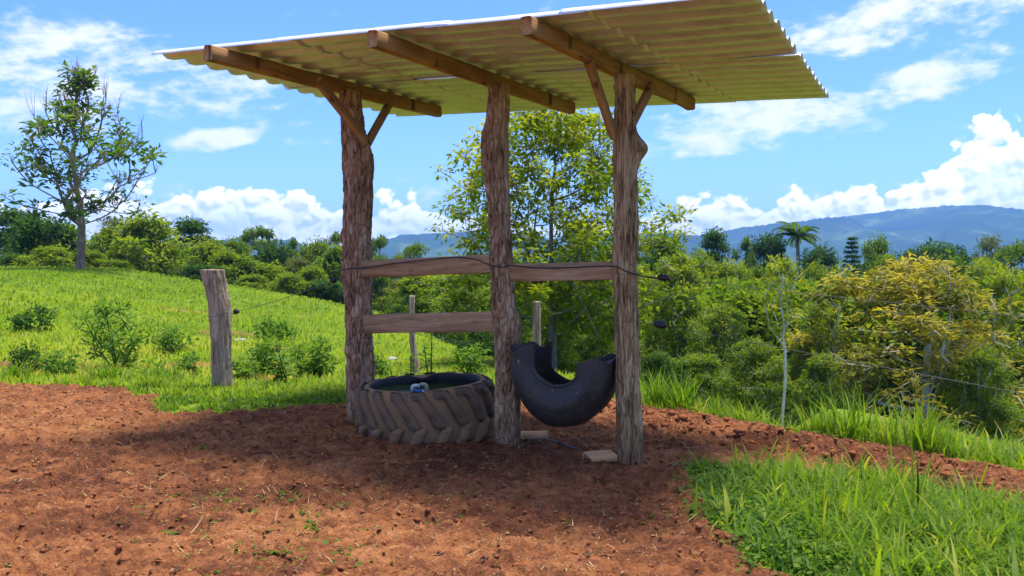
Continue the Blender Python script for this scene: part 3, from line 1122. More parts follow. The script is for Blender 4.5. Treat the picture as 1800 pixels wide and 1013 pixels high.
NL = 18
up_me = lug_mesh('tread_lug', -0.15, 0.155, 0.455, 0.150, 0.066, 0.098, 0.050, 1, True)
lo_me = lug_mesh('tread_lug_lower', 0.03, 0.23, 0.00, 0.185, 0.080, 0.098, 0.048, 2)
for i in range(NL):
    a = 2 * math.pi * i / NL
    obj('tread_lug', up_me, M['lug'], trough, rot=(0, 0, a + 0.012 * math.sin(i * 7.1)))
    obj('tread_lug', lo_me, M['lug_mud'], trough, rot=(0, 0, a + 0.012 * math.sin(i * 3.7)), loc=(0, 0, -0.004 * (i % 3)))

# shoulder blocks between the lugs at the top edge
sh_me = lug_mesh('shoulder_block', 0.0, 0.02, 0.458, 0.405, 0.075, 0.078, 0.016, 3, True)
for i in range(NL):
    a = 2 * math.pi * (i + 0.42) / NL
    obj('shoulder_block', sh_me, M['lug'], trough, rot=(0, 0, a + 0.03 * math.sin(i * 5.3)))

m_ = MB()
a = np.linspace(0, 2 * math.pi, 72, endpoint=False)
WZ = TC.z + 0.388
wv = np.stack([TC.x + 0.495 * np.cos(a), TC.y + 0.495 * np.sin(a), np.full(72, WZ)], 1)
m_.add(np.vstack([wv, [[TC.x, TC.y, WZ]]]), [(72, j, (j + 1) % 72) for j in range(72)])
water = obj('water', m_.mesh('water'), M['water'])
tag(water, 'still dark green water filling the tyre trough', kind='structure')

# float valve standing in the water
fv = thing('float_valve', 'blue capped float valve with two stubby pipe elbows in the trough water', 'valve', P(735, 684, 7.85))
fv.location.z = WZ - 0.012
fv.scale = (0.8, 0.8, 0.8)


def elbow(pts, r, k=14):
    mb = MB()
    c = [Vector(p) for p in pts]
    path = [c[0]]
    for t in np.linspace(0, 1, 8):
        path.append(c[1] * (1 - t) ** 2 + c[2] * 2 * t * (1 - t) + c[3] * t * t)
    path.append(c[4])
    mb.tube([p[:] for p in path], r, k)
    return mb.mesh('elbow_pipe', True)


obj('elbow_pipe', elbow([(0.02, 0, 0.075), (-0.02, 0, 0.077), (-0.06, 0, 0.078), (-0.062, 0, 0.05), (-0.064, 0, 0.012)], 0.021), M['pvc'], fv)
obj('elbow_pipe', elbow([(0.02, 0.03, 0.085), (0.05, 0.03, 0.086), (0.085, 0.03, 0.088), (0.088, 0.03, 0.06), (0.09, 0.03, -0.02)], 0.022), M['pvc_tan'], fv)
mb = MB()
V, q = revolve([(0.0, -0.03), (0.040, -0.03), (0.043, 0.0), (0.043, 0.030), (0.039, 0.036), (0.0, 0.036)], 26)
mb.add(V, None, q)
obj('float_cap', mb.mesh('float_cap', False), M['blue'], fv)
mb = MB()
mb.tube([(0, 0, 0.03), (0, 0, 0.062), (0, 0.01, 0.082)], [0.02, 0.017, 0.024], 12)
obj('valve_body', mb.mesh('valve_body', True), simple('brass_body', (0.20, 0.14, 0.06), 0.5, 0.3), fv)

# ------------------------------------------------------------------ half tyre hung between two posts
HC = Vector((0.418, 7.155, 0.708))
half = thing('half_tyre_trough', 'black half tyre hung open side up between the middle and tan posts', 'tyre', HC, -0.503)
EXT_L, EXT_R = 0.115, 0.055
HSEG = 84


def half_ring(r, y, ph=0.0):
    """one line of the U: straight arm, half ellipse, straight arm"""
    out = []
    g = 0.85 + 0.30 * (r - 0.20) / 0.235
    for i in range(HSEG + 1):
        u = i / HSEG
        wob = 0.005 * math.sin(9 * u + ph + 1.0) + 0.003 * math.sin(23 * u + y * 20)
        if u < 0.12:
            k = 1 - u / 0.12
            p = (-(r + wob), y, EXT_L * k * (1 + 0.30 * math.sin(y * 21 + r * 25)))
        elif u > 0.93:
            k = (u - 0.93) / 0.07
            p = (r + wob, y, EXT_R * k * (1 + 0.45 * math.sin(y * 19 + r * 27 + 2)))
        else:
            t = math.pi * (1 + (u - 0.12) / 0.81)
            p = ((r + wob) * math.cos(t), y + 0.006 * math.sin(3 * t), (r + wob) * g * math.sin(t))
        out.append(p)
    return out


w2 = 0.190
outer = [(0.185, -w2 + 0.045), (0.196, -w2 + 0.018), (0.214, -w2 + 0.006), (0.232, -w2 + 0.010), (0.246, -w2 - 0.002), (0.30, -w2 - 0.014), (0.330, -w2 - 0.020), (0.342, -w2 - 0.012), (0.375, -w2 + 0.004), (0.405, -w2 + 0.030), (0.428, -w2 + 0.080), (0.435, 0.0),
         (0.428, w2 - 0.080), (0.405, w2 - 0.030), (0.375, w2 - 0.004), (0.32, w2 + 0.010), (0.24, w2), (0.205, w2 - 0.010), (0.185, w2 - 0.045)]
inner = [(0.200, w2 - 0.050), (0.24, w2 - 0.022), (0.32, w2 - 0.014), (0.370, w2 - 0.026), (0.395, w2 - 0.060), (0.408, 0.0), (0.395, -w2 + 0.060), (0.370, -w2 + 0.024), (0.32, -w2 + 0.008), (0.24, -w2 + 0.020), (0.200, -w2 + 0.050)]


def strip(lines, flip=False):
    V = np.array([half_ring(r_, y_, 0.3 * k_) for k_, (r_, y_) in enumerate(lines)])
    n, m2 = V.shape[:2]
    i, j = np.meshgrid(np.arange(n - 1), np.arange(m2 - 1), indexing='ij')
    q = np.stack([i * m2 + j, i * m2 + j + 1, (i + 1) * m2 + j + 1, (i + 1) * m2 + j], -1).reshape(-1, 4)
    if flip:
        q = q[:, ::-1]
    return V, q


Vo, qo = strip(outer)
obj('casing', np_mesh('casing', Vo.reshape(-1, 3), [qo], True), M['tyre_black'], half)
Vi, qi = strip([outer[-1]] + inner + [outer[0]])
obj('lining', np_mesh('lining', Vi.reshape(-1, 3), [qi], True), M['tyre_inner'], half)
for e_ in (0, HSEG):
    mb = MB()
    oi = Vo[:, e_]
    ii = Vi[::-1, e_]
    lut = [round(k_ * (len(ii) - 1) / (len(oi) - 1)) for k_ in range(len(oi))]
    qd, tr_ = [], []
    for k_ in range(len(oi) - 1):
        a_, b_ = lut[k_], lut[k_ + 1]
        if a_ == b_:
            tr_.append((k_, k_ + 1, len(oi) + a_))
        else:
            qd.append((k_, k_ + 1, len(oi) + b_, len(oi) + a_))
    mb.add(np.vstack([oi, ii]), tr_, qd)
    obj('cut_edge', mb.mesh('cut_edge'), M['tyre_black'], half)
mb = MB()
mb.tube([(x_, y_ - 0.004, z_) for x_, y_, z_ in half_ring(0.198, -w2 + 0.020)], 0.012, 8)
obj('bead_ring', mb.mesh('bead_ring', True), M['tyre_black'], half)

# ------------------------------------------------------------------ offcuts on the soil
def offcut(px, py, d, L, w, h, rz, label, seed):
    p = P(px, py, d)
    o = obj('wood_block', timber_mesh('wood_block', L, w, h, seed, 0.003, 6), M['block'])
    o.location = (p.x, p.y, gz(p.x, p.y) + h / 2 + 0.008)
    o.rotation_euler = (0.04, -0.03, rz)
    tag(o, label, 'wood block')


offcut(1054, 803, 6.98, 0.23, 0.17, 0.055, 0.22, 'pale sawn wood block lying against the foot of the tan post', 81)
offcut(938, 768, 7.70, 0.24, 0.16, 0.055, -0.10, 'pale wood block half hidden behind the middle post foot', 82)

# ------------------------------------------------------------------ fence posts
def fence_post(label, rows, depth, seed, mat, rough=0.8, seg=56, nrow=140):
    base = P((rows[-1][1] + rows[-1][2]) / 2, rows[-1][0], depth)
    gzv = gz(base.x, base.y)
    me = post_mesh('fence_post', rows, depth, seed, seg=seg, nrow=nrow, rough=rough, bottom=min(gzv, base.z) - 0.2)
    o = obj('fence_post', me, mat)
    tag(o, label, 'fence post')
    return o


fence_post('leaning grey weathered fence post with a flat sawn top on the left', [(474, 352, 395), (500, 358, 398), (530, 366, 404), (560, 369, 406), (620, 371, 407), (705, 373, 409)], 10.2, 240, M['post_grey'], 0.75)
fence_post('thin pale fence post standing just behind the tyre trough', [(520, 719, 729), (575, 718, 729), (600, 720, 731), (630, 722, 736), (662, 724, 742), (690, 724, 744)], 12.8, 260, M['post_grey'], 0.4, 32, 80)
fence_post('slim flat topped grey stake behind the hanging half tyre', [(530, 936, 950), (560, 936, 951), (610, 936, 951), (700, 936, 951)], 12.0, 270, M['post_grey'], 0.35, 32, 80)

# ------------------------------------------------------------------ wires, insulators, cable
def strand(pts, r, sag=0.0, n=40):
    pts = [Vector(p) for p in pts]
    out = []
    for a_, b_ in zip(pts[:-1], pts[1:]):
        for t in np.linspace(0, 1, n, endpoint=False):
            p = a_.lerp(b_, t)
            p.z -= sag * 4 * t * (1 - t)
            out.append(p[:])
    out.append(pts[-1][:])
    mb = MB()
    mb.tube(out, r, 6)
    return mb.mesh('strand', True)


def egg(c, ax, L, r):
    mb = MB()
    ax = Vector(ax).normalized()
    pts, rad = [], []
    for u in np.linspace(-1, 1, 13):
        pts.append((Vector(c) + ax * (u * L / 2))[:])
        rr = r * math.sqrt(max(0.02, 1 - u * u * 0.92))
        if abs(u) < 0.12: rr *= 0.80
        rad.append(rr)
    mb.tube(pts, rad, 14)
    return mb.mesh('insulator', True)


def wire_thing(label, pts, ins, r=0.0019, sag=0.01):
    t = thing('fence_wire', label, 'fence wire', (0, 0, 0), group='electric fence wires')
    obj('strand', strand(pts, r, sag), M['wire'], t)
    for (c, ax, L, rr) in ins:
        obj('insulator', egg(c, ax, L, rr), M['cable'], t)
    return t


U0, U1, U2 = P(1080, 480, DR - 0.135), P(1166, 488.5, 6.62), P(1830, 557, 5.2)
U2 = U1 + (U2 - U1) * 2.1
wire_thing('upper fence wire with a black insulator running right from the tan post', [U0, P(1124, 480, DR - 0.1), U1, U2], [(U1, U2 - U1, 0.098, 0.026)])
L0, L1, L2 = P(1078, 562, DR - 0.135), P(1161, 571, 6.62), P(1830, 694, 5.2)
L2 = L1 + (L2 - L1) * 2.1
wire_thing('lower fence wire with a black insulator running right from the tan post', [L0, P(1124, 563, DR - 0.1), L1, L2], [(L1, L2 - L1, 0.10, 0.030)], sag=0.012)
G0, G1, G2 = P(604, 486, DL - 0.05), P(586, 493, DL + 0.05), P(415, 548, 10.1)
wire_thing('sagging wire strung from the grey fence post to the reddish post', [G0, G1, G2, P(398, 549, 10.05), P(367, 556, 10.05)], [(G1, G2 - G1, 0.085, 0.030), (G2, G1 - G2, 0.12, 0.030)], 0.003, 0.02)

cab = MB()
cp = [P(581, 494, DL + 0.04), P(580, 484, DL), P(590, 477, DL - 0.1), P(612, 473, DL - 0.19), P(650, 470, DL - 0.16), P(690, 464, DL - 0.33), P(750, 457, DL - 0.52), P(800, 453, DM + 0.06), P(835, 456, DM - 0.03), P(858, 465, DM - 0.15), P(880, 470, DM - 0.19),
      P(900, 467, DM - 0.17), P(940, 471, DM - 0.24), P(990, 471, DM - 0.34), P(1035, 469, DM - 0.44), P(1068, 468, DR - 0.09), P(1085, 470, DR - 0.155), P(1105, 479, DR - 0.165), P(1135, 487, 6.72), P(1166, 490, 6.60)]
pts = []
for i in range(len(cp) - 1):
    p0, p1, p2, p3 = cp[max(0, i - 1)], cp[i], cp[i + 1], cp[min(len(cp) - 1, i + 2)]
    for t in np.linspace(0, 1, 8, endpoint=False):
        pts.append((0.5 * ((2 * p1) + (p2 - p0) * t + (2 * p0 - 5 * p1 + 4 * p2 - p3) * t * t + (3 * p1 - p0 - 3 * p2 + p3) * t ** 3))[:])
cab.tube(pts, 0.0052, 8)
o = obj('cable', cab.mesh('cable', True), M['cable'])
tag(o, 'dark cable looped along the two upper rails from post to post', 'cable')

# dead wood
def stick(name, pts, rad, label, mat, twigs=()):
    mb = MB()
    mb.tube([p[:] for p in pts], rad, 8)
    for (a_, b_, c_) in twigs:
        mb.tube([a_[:], ((a_ + b_) / 2 + Vector((0, 0, 0.02)))[:], b_[:]], c_, 5)
    o = obj(name, mb.mesh(name, True), mat)
    tag(o, label, 'branch')


B0, B1, B2, B3 = P(985, 470, 15.2), P(1008, 502, 14.8), P(1030, 545, 14.4), P(1052, 592, 14.0)
stick('dead_branch', [B0, B1, B2, B3], [0.020, 0.017, 0.012, 0.006], 'pale dead branch slanting down behind the hanging half tyre', M['branch_warm'],
      [(B1, P(1040, 505, 14.6), [0.014, 0.010, 0.005]), (B2, P(1000, 570, 14.3), [0.012, 0.008, 0.004]), (B0, P(950, 492, 15.0), [0.014, 0.01, 0.004])])
def gpt(px, py, d, dz=0.0):
    p = P(px, py, d)
    return Vector((p.x, p.y, gz(p.x, p.y) + dz))
stick('fallen_stick', [gpt(925, 775, 7.55, 0.02), gpt(960, 768, 7.6, 0.035), gpt(990, 775, 7.5, 0.02), gpt(1022, 786, 7.3, 0.012)], [0.012, 0.011, 0.009, 0.005], 'thin dark stick lying on the soil between the two wood blocks', M['branch'])

# stones on the meadow
def rock(name, px, py, d, size, label, mat, seed):
    p = P(px, py, d)
    mb = MB()
    n, k = 9, 14
    V = []
    for i in range(n):
        ph = math.pi * i / (n - 1)
        for j in range(k):
            th = 2 * math.pi * j / k
            r = 1 + 0.5 * (float(vnoise(math.cos(th) * 1.7 + 9, math.sin(th) * 1.7 + ph * 1.3 + seed, seed)) - 0.5)
            V.append((size[0] * r * math.sin(ph) * math.cos(th), size[1] * r * math.sin(ph) * math.sin(th), size[2] * r * math.cos(ph)))
    q = [(i * k + j, (i + 1) * k + j, (i + 1) * k + (j + 1) % k, i * k + (j + 1) % k) for i in range(n - 1) for j in range(k)]
    mb.add(V, None, q)
    o = obj(name, mb.mesh(name), mat)
    o.location = (p.x, p.y, gz(p.x, p.y) + size[2] * 0.75)
    tag(o, label, name)


rock('stone', 422, 557, 18.5, (0.16, 0.12, 0.07), 'pale stone in the grass beside the grey fence post', M['stone'], 3)
rock('stone', 690, 622, 16.5, (0.10, 0.07, 0.05), 'small pale stone in the meadow between the lower rail and trough', M['stone'], 5)

# ------------------------------------------------------------------ trees
def leaf_arrays(pos, axis, nrm, L, W, tint, fold=0.25):
    """one folded leaf (two triangles) per row"""
    axis = axis / (np.linalg.norm(axis, axis=1)[:, None] + 1e-9)
    side = np.cross(axis, nrm)
    side /= np.linalg.norm(side, axis=1)[:, None] + 1e-9
    up = np.cross(side, axis)
    L = np.broadcast_to(L, (len(pos),))[:, None]
    W = np.broadcast_to(W, (len(pos),))[:, None]
    base = pos
    tip = pos + axis * L - up * L * 0.12
    l = pos + axis * L * 0.45 + side * W / 2 + up * W * fold
    r = pos + axis * L * 0.45 - side * W / 2 + up * W * fold
    V = np.stack([base, l, tip, r], 1).reshape(-1, 3)
    b = np.arange(len(pos))[:, None] * 4
    F = np.concatenate([b + np.array([[0, 2, 1]]), b + np.array([[0, 3, 2]])])
    return V, F, np.repeat(tint, 4)


def grow_tree(seed, H, env, z0, n_cl, cl_r, lpc, leaf, trunk_r, lean=(0, 0), flat=0.75, tuft_up=0.3, twigs=3, bare=0.05, outer=0.55, start_h=None, tip_r=0.006, wander=0.12, droop=0.25,
              trunk_top=0.85, stems=1, up=0.35, tint_bias=0.0, multi_r=0.0, cl_var=0.5, flower=None, spike=1.25):
    """greedy branch growth: foliage clumps in an envelope, each joined to the nearest limb.
    env(u) -> crown radius at relative crown height u; z0 crown base height."""
    r = np.random.default_rng(seed)
    nodes, par = [], []
    for s in range(stems):
        a = r.uniform(0, 2 * math.pi)
        off = np.array([math.cos(a), math.sin(a), 0]) * multi_r * (0 if stems == 1 else r.uniform(0.4, 1))
        th = H * trunk_top * (1 if stems == 1 else r.uniform(0.6, 1.0))
        n = 12
        first = True
        ph = r.uniform(0, 6, 4)
        for i in range(n):
            u = i / (n - 1)
            p = np.array([lean[0] * u * u * H + off[0] * (0.25 + 1.9 * u), lean[1] * u * u * H + off[1] * (0.25 + 1.9 * u), u * th])
            p[0] += wander * H * 0.12 * math.sin(u * 5 + ph[0]) * u
            p[1] += wander * H * 0.12 * math.sin(u * 4 + ph[1]) * u
            par.append(-1 if first else len(nodes) - 1)
            nodes.append(p)
            first = False
    cl = []
    for i in range(n_cl):
        u = r.uniform(0, 1) ** 0.9
        R = env(u)
        a = r.uniform(0, 2 * math.pi)
        R = R * (0.42 + 1.02 * float(vnoise(math.cos(a) * 1.4 + 20 + seed, math.sin(a) * 1.4 + u * 2.6, seed)))
        q = R * (outer + (1 - outer) * r.uniform(0, 1)) if r.uniform() < 0.72 else R * r.uniform(0, 1)
        z = z0 + u * (H - z0)
        hx = lean[0] * (z / H) ** 2 * H
        hy = lean[1] * (z / H) ** 2 * H
        cl.append((q * math.cos(a) + hx, q * math.sin(a) + hy, z))
    cl = np.array(cl)
    order = np.argsort(np.hypot(cl[:, 0], cl[:, 1]) + 0.25 * cl[:, 2])
    sh = (z0 * 0.55 if start_h is None else start_h)
    tips = []
    for ci in order:
        c = cl[ci]
        N = np.array(nodes)
        d = np.linalg.norm(N - c, axis=1) + np.where(N[:, 2] > c[2] - 0.05 * H * up * 2, 0.8 * (N[:, 2] - c[2] + 0.1 * H * up), 0) + np.where(N[:, 2] < sh, 9, 0)
        k = int(np.argmin(d))
        p0 = N[k]
        ln = np.linalg.norm(c - p0)
        steps = max(2, min(7, int(ln / (H * 0.045)) + 1))
        mid = (p0 + c) / 2 + np.array([0, 0, -0.12 * ln * (1 if up > 0 else -1)]) + r.normal(0, 0.07, 3) * ln
        prev = k
        for i in range(1, steps + 1):
            t = i / steps
            p = p0 * (1 - t) ** 2 + mid * 2 * t * (1 - t) + c * t * t
            nodes.append(p)
            par.append(prev)
            prev = len(nodes) - 1
        tips.append((ci, prev))
    N = np.array(nodes)
    par = np.array(par)
    w = np.zeros(len(N))
    for ci, ti in tips:
        w[ti] += 1
    for i in range(len(N) - 1, -1, -1):
        if par[i] >= 0:
            w[par[i]] += w[i]
    wmax = max(w.max(), 1)
    rad = tip_r + (trunk_r - tip_r) * (w / wmax) ** 0.55
    mb = MB()
    # chains
    kids = {}
    for i, p in enumerate(par):
        kids.setdefault(int(p), []).append(i)
    roots = kids.get(-1, [])
    stack = [(rt, None) for rt in roots]
    while stack:
        st, pr = stack.pop()
        chain = [] if pr is None else [pr]
        cur = st
        while True:
            chain.append(cur)
            ks = kids.get(cur, [])
            if not ks:
                break
            ks = sorted(ks, key=lambda x: -w[x])
            for x in ks[1:]:
                stack.append((x, cur))
            cur = ks[0]
        if len(chain) > 1:
            rr = rad[chain].copy()
            if pr is not None:
                rr[0] = min(rr[0], rr[1] * 1.25)
            elif trunk_r > 0.02:
                rr[0] *= 1.35
            mb.tube(N[chain], rr, 9 if rr.max() > trunk_r * 0.5 else (6 if rr.max() > 0.02 else 4), cap=False)
    LP, LA, LN, LL, LT = [], [], [], [], []
    top = cl[:, 2].max()
    for ci, ti in tips:
        c = cl[ci]
        isbare = r.uniform() < bare * (1.6 if c[2] > z0 + 0.65 * (H - z0) else 0.5)
        cr = cl_r * r.uniform(1 - cl_var, 1 + cl_var)
        bd = N[ti] - N[par[ti]]
        bd = bd / (np.linalg.norm(bd) + 1e-9)
        for t in range(twigs):
            dv = bd * 0.7 + r.normal(0, 0.6, 3) + np.array([0, 0, tuft_up])
            if isbare:
                dv = dv * 0.35 + np.array([0, 0, 0.8])
            dv /= np.linalg.norm(dv)
            e = c + dv * cr * r.uniform(0.6, 1.1) * (spike if isbare else 1)
            mb.tube([c, (c + e) / 2 + r.normal(0, 0.05, 3) * cr, e], [tip_r * 0.9, tip_r * 0.7, tip_r * 0.4], 3, cap=False)
        if isbare:
            continue
        n = int(lpc * r.uniform(0.6, 1.4))
        v = r.normal(0, 1, (n, 3))
        v /= np.linalg.norm(v, axis=1)[:, None]
        rr = r.uniform(0, 1, n) ** 0.5
        pos = c + v * (rr * cr)[:, None] * np.array([1, 1, flat])
        ax = v * np.array([1, 1, 0.6]) + r.normal(0, 0.45, (n, 3)) + np.array([0, 0, -droop])
        nm = r.normal(0, 0.45, (n, 3)) + np.array([0, 0, 1.0]) + v * 0.35
        tclump = r.uniform(0, 1)
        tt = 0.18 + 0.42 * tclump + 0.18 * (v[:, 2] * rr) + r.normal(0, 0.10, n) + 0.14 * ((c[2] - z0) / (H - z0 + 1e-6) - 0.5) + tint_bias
        if flower is not None and r.uniform() < flower:
            tt = tt + 0.3
        LP.append(pos); LA.append(ax); LN.append(nm)
        LL.append(r.uniform(0.65, 1.25, n) * r.uniform(0.72, 1.25)); LT.append(tt)
    LP, LA, LN, LL, LT = (np.concatenate(x) for x in (LP, LA, LN, LL, LT))
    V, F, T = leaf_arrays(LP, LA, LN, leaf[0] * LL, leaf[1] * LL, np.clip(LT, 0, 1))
    return mb.mesh('trunk', True), np_mesh('crown', V, [F], False, {'tint': T})


def env_round(R, low=0.55, top=0.25):
    return lambda u: R * (low + (1 - low) * math.sin(min(1, u / 0.55) * math.pi / 2) if u < 0.55 else math.sqrt(max(0, 1 - ((u - 0.55) / 0.47) ** 2)) * (1 - top) + top * (1 - u))


def env_umbrella(R):
    return lambda u: R * (0.35 + 0.65 * min(1, u / 0.45)) if u < 0.7 else R * math.sqrt(max(0.02, 1 - ((u - 0.6) / 0.42) ** 2))


def env_column(R):
    return lambda u: R * (0.75 + 0.25 * math.sin(u * math.pi)) * (1 if u < 0.8 else max(0.1, (1.02 - u) / 0.22))


KIND = {}


def reg(name, H, t, c, leafmat, barkmat):
    t.materials.append(M[barkmat]); c.materials.append(M[leafmat])
    co = np.empty(len(c.vertices) * 3, np.float32)
    c.vertices.foreach_get('co', co)
    co = co.reshape(-1, 3)
    rad = np.percentile(np.hypot(co[:, 0], co[:, 1]), 94)
    KIND[name] = (np.percentile(co[:, 2], 99.5), rad, t, c)


def kind(name, H, leafmat, barkmat, **kw):
    t, c = grow_tree(H=H, **kw)
    reg(name, H, t, c, leafmat, barkmat)


kind('round', 8.0, 'leaf_mid', 'branch', seed=1, env=env_round(3.1, 0.75), z0=1.2, n_cl=130, cl_r=0.68, lpc=125, leaf=(0.27, 0.13), trunk_r=0.17)
kind('round2', 7.5, 'leaf_light', 'branch', seed=2, env=env_round(3.0, 0.8), z0=1.0, n_cl=130, cl_r=0.62, lpc=125, leaf=(0.27, 0.12), trunk_r=0.13, up=0.5)
kind('loose', 8.5, 'leaf_olive', 'branch_pale', seed=3, env=env_round(2.7, 0.5), z0=1.8, n_cl=90, cl_r=0.60, lpc=100, leaf=(0.25, 0.10), trunk_r=0.12, flat=0.55)
kind('dark', 9.0, 'leaf_dark', 'branch', seed=4, env=env_round(2.8, 0.7), z0=1.3, n_cl=120, cl_r=0.75, lpc=120, leaf=(0.28, 0.12), trunk_r=0.18, flat=0.5)
kind('umbrella', 9.0, 'leaf_mid', 'branch', seed=5, env=env_umbrella(3.0), z0=4.6, n_cl=74, cl_r=0.66, lpc=120, leaf=(0.24, 0.11), trunk_r=0.15, flat=0.36, start_h=3.0)
kind('layered', 9.5, 'leaf_dark', 'branch', seed=6, env=env_column(1.9), z0=3.0, n_cl=66, cl_r=0.74, lpc=115, leaf=(0.25, 0.115), trunk_r=0.13, flat=0.30, tint_bias=0.06)
kind('lanky', 9.0, 'leaf_mid', 'branch', seed=7, env=env_column(0.95), z0=5.6, n_cl=22, cl_r=0.48, lpc=85, leaf=(0.24, 0.11), trunk_r=0.09, flat=0.5)
kind('bush', 3.0, 'leaf_light', 'branch', seed=8, env=env_round(1.7, 0.95), z0=0.2, n_cl=75, cl_r=0.42, lpc=85, leaf=(0.18, 0.09), trunk_r=0.05, stems=5, multi_r=0.5, start_h=0.1, tint_bias=0.08)
kind('bush_dark', 3.0, 'leaf_dark', 'branch', seed=9, env=env_round(1.6, 0.95), z0=0.15, n_cl=75, cl_r=0.42, lpc=90, leaf=(0.18, 0.085), trunk_r=0.05, stems=5, multi_r=0.5, start_h=0.1, tint_bias=0.1)
kind('gold', 5.6, 'leaf_gold', 'branch_pale', seed=10, env=env_round(2.35, 0.95, 0.3), z0=0.35, n_cl=210, cl_r=0.34, lpc=70, leaf=(0.15, 0.058), trunk_r=0.09, stems=4, multi_r=0.45, start_h=0.4, tint_bias=0.05, flower=0.40, flat=0.8)
kind('yellowgreen', 6.2, 'leaf_light', 'branch_pale', seed=11, env=env_round(2.0, 0.8), z0=0.8, n_cl=140, cl_r=0.36, lpc=72, leaf=(0.17, 0.07), trunk_r=0.09, stems=2, multi_r=0.5, tint_bias=0.16, start_h=0.8)
kind('sapling', 5.4, 'leaf_light', 'branch_pale', seed=12, env=lambda u: 0.30 + 0.50 * math.sin(u * math.pi), z0=3.3, n_cl=34, cl_r=0.24, lpc=42, leaf=(0.15, 0.055), trunk_r=0.050, tint_bias=0.22, start_h=2.0, tip_r=0.007, up=0.9, wander=0.25, trunk_top=0.60)
kind('near_green', 6.0, 'leaf_mid', 'branch_pale', seed=13, env=env_round(2.3, 0.85), z0=0.6, n_cl=190, cl_r=0.44, lpc=98, leaf=(0.18, 0.075), trunk_r=0.10, stems=2, multi_r=0.4, tint_bias=0.26)
kind('near_light', 4.2, 'leaf_light', 'branch_pale', seed=14, env=env_round(2.0, 0.9), z0=0.3, n_cl=150, cl_r=0.36, lpc=78, leaf=(0.155, 0.065), trunk_r=0.06, stems=3, multi_r=0.4)


kind('crest', 3.6, 'leaf_light', 'branch', seed=41, env=env_round(2.0, 0.9), z0=0.2, n_cl=125, cl_r=0.40, lpc=58, leaf=(0.25, 0.11), trunk_r=0.07, stems=4, multi_r=0.5, start_h=0.1, tint_bias=0.05)
kind('crest_green', 3.8, 'leaf_mid', 'branch', seed=42, env=env_round(1.9, 0.85), z0=0.2, n_cl=115, cl_r=0.42, lpc=58, leaf=(0.26, 0.115), trunk_r=0.07, stems=3, multi_r=0.5, start_h=0.1, tint_bias=0.10)
kind('crest_dark', 3.6, 'leaf_dark', 'branch', seed=43, env=env_round(1.9, 0.9), z0=0.2, n_cl=115, cl_r=0.42, lpc=60, leaf=(0.26, 0.11), trunk_r=0.07, stems=4, multi_r=0.5, start_h=0.1, tint_bias=0.08)


def place(kname, px, py_top, depth, wpx, label, rz=None, group=None, name='tree', cat='tree', base=None):
    """a tree `wpx` photo pixels wide whose top is seen at (px, py_top)"""
    p = P(px, py_top, depth)
    z = gz(p.x, p.y)
    h0, rad, tm_, cm_ = KIND[kname]
    zs = max(0.35, (p.z - z + 0.05)) / h0
    xs = wpx * depth / F_PX / 2 / rad
    xs = min(max(xs, zs * 0.45), zs * 2.6)
    t = thing(name, label, cat, (p.x, p.y, z - 0.05), random.uniform(0, 6.28) if rz is None else rz, group)
    t.scale = (xs, xs, zs)
    obj('trunk', tm_, None, t)
    obj('crown', cm_, None, t)
    return t


# -- the large open tree behind the middle post
t_, c_ = grow_tree(seed=23, H=6.1, env=lambda u: 2.35 * (0.75 + 0.25 * math.sin(min(1, u / 0.3) * math.pi / 2)) if u < 0.4 else 2.35 * math.sqrt(max(0.05, 1 - ((u - 0.4) / 0.66) ** 2)), z0=1.1, n_cl=600, cl_r=0.26, lpc=38, leaf=(0.125, 0.066), trunk_r=0.085,
                   twigs=3, outer=0.3, tip_r=0.0050, up=0.5, bare=0.10, droop=0.15, flat=0.9, start_h=1.1, tint_bias=0.16, wander=0.25, trunk_top=0.9)
reg('open', 6.1, t_, c_, 'leaf_light', 'branch')
place('open', 972, 190, 15.5, 420, 'tall open tree with sparse round leaves seen between the middle and tan posts', 2.2)
# -- the gaunt tree on the left
t_, c_ = grow_tree(seed=31, H=9.0, env=lambda u: 3.0 * (0.62 + 0.38 * math.sin(u / 0.3 * 1.57)) if u < 0.3 else (3.0 * (1 - 0.42 * ((u - 0.3) / 0.45) ** 2) if u < 0.75 else 1.75 * max(0.35, (1.0 - u) / 0.25)), z0=2.4, n_cl=165, cl_r=0.34, lpc=26, leaf=(0.27, 0.12), trunk_r=0.135,
                   twigs=4, outer=0.25, tip_r=0.011, up=1.0, bare=0.30, spike=2.4, droop=-0.1, flat=0.9, start_h=1.9, tuft_up=1.1, wander=0.16, trunk_top=0.62, tint_bias=0.1)
reg('gaunt', 9.0, t_, c_, 'leaf_mid', 'branch_warm')
place('gaunt', 136, 122, 37.0, 258, 'tall gaunt tree with bare top twigs standing on the left hill crest', 0.6)

BUSH = dict(name='bush', cat='bush')
place('dark', 22, 370, 50, 150, 'dark dense tree at the far left edge behind the gaunt tree', 0.4)
place('round', 95, 400, 50, 110, 'dark green tree crown just left of the gaunt tree trunk')
place('crest', 85, 434, 40.5, 110, 'bright yellow green bush left of the gaunt tree trunk', 0.2, **BUSH)
place('crest', 160, 442, 40.5, 75, 'yellow green bush right of the gaunt tree trunk', 2.0, **BUSH)
place('crest_dark', 20, 448, 41, 90, 'low dark bush at the left picture edge on the crest', 2.6, **BUSH)
place('crest', 250, 380, 43, 165, 'big rounded yellow topped tree right of the gaunt tree', 0.9)
place('loose', 205, 384, 52, 130, 'loose olive tree showing behind the rounded yellow topped tree')
place('layered', 335, 386, 52, 110, 'tall dark layered tree right of the yellow topped tree', 0.4)
place('crest_green', 305, 436, 46, 110, 'mid green tree between the yellow topped and layered trees')
place('crest', 392, 440, 43, 90, 'light green bushy tree behind the grey fence post', 1.4)
place('round', 412, 425, 53, 90, 'rounded green tree left of the wide umbrella tree')
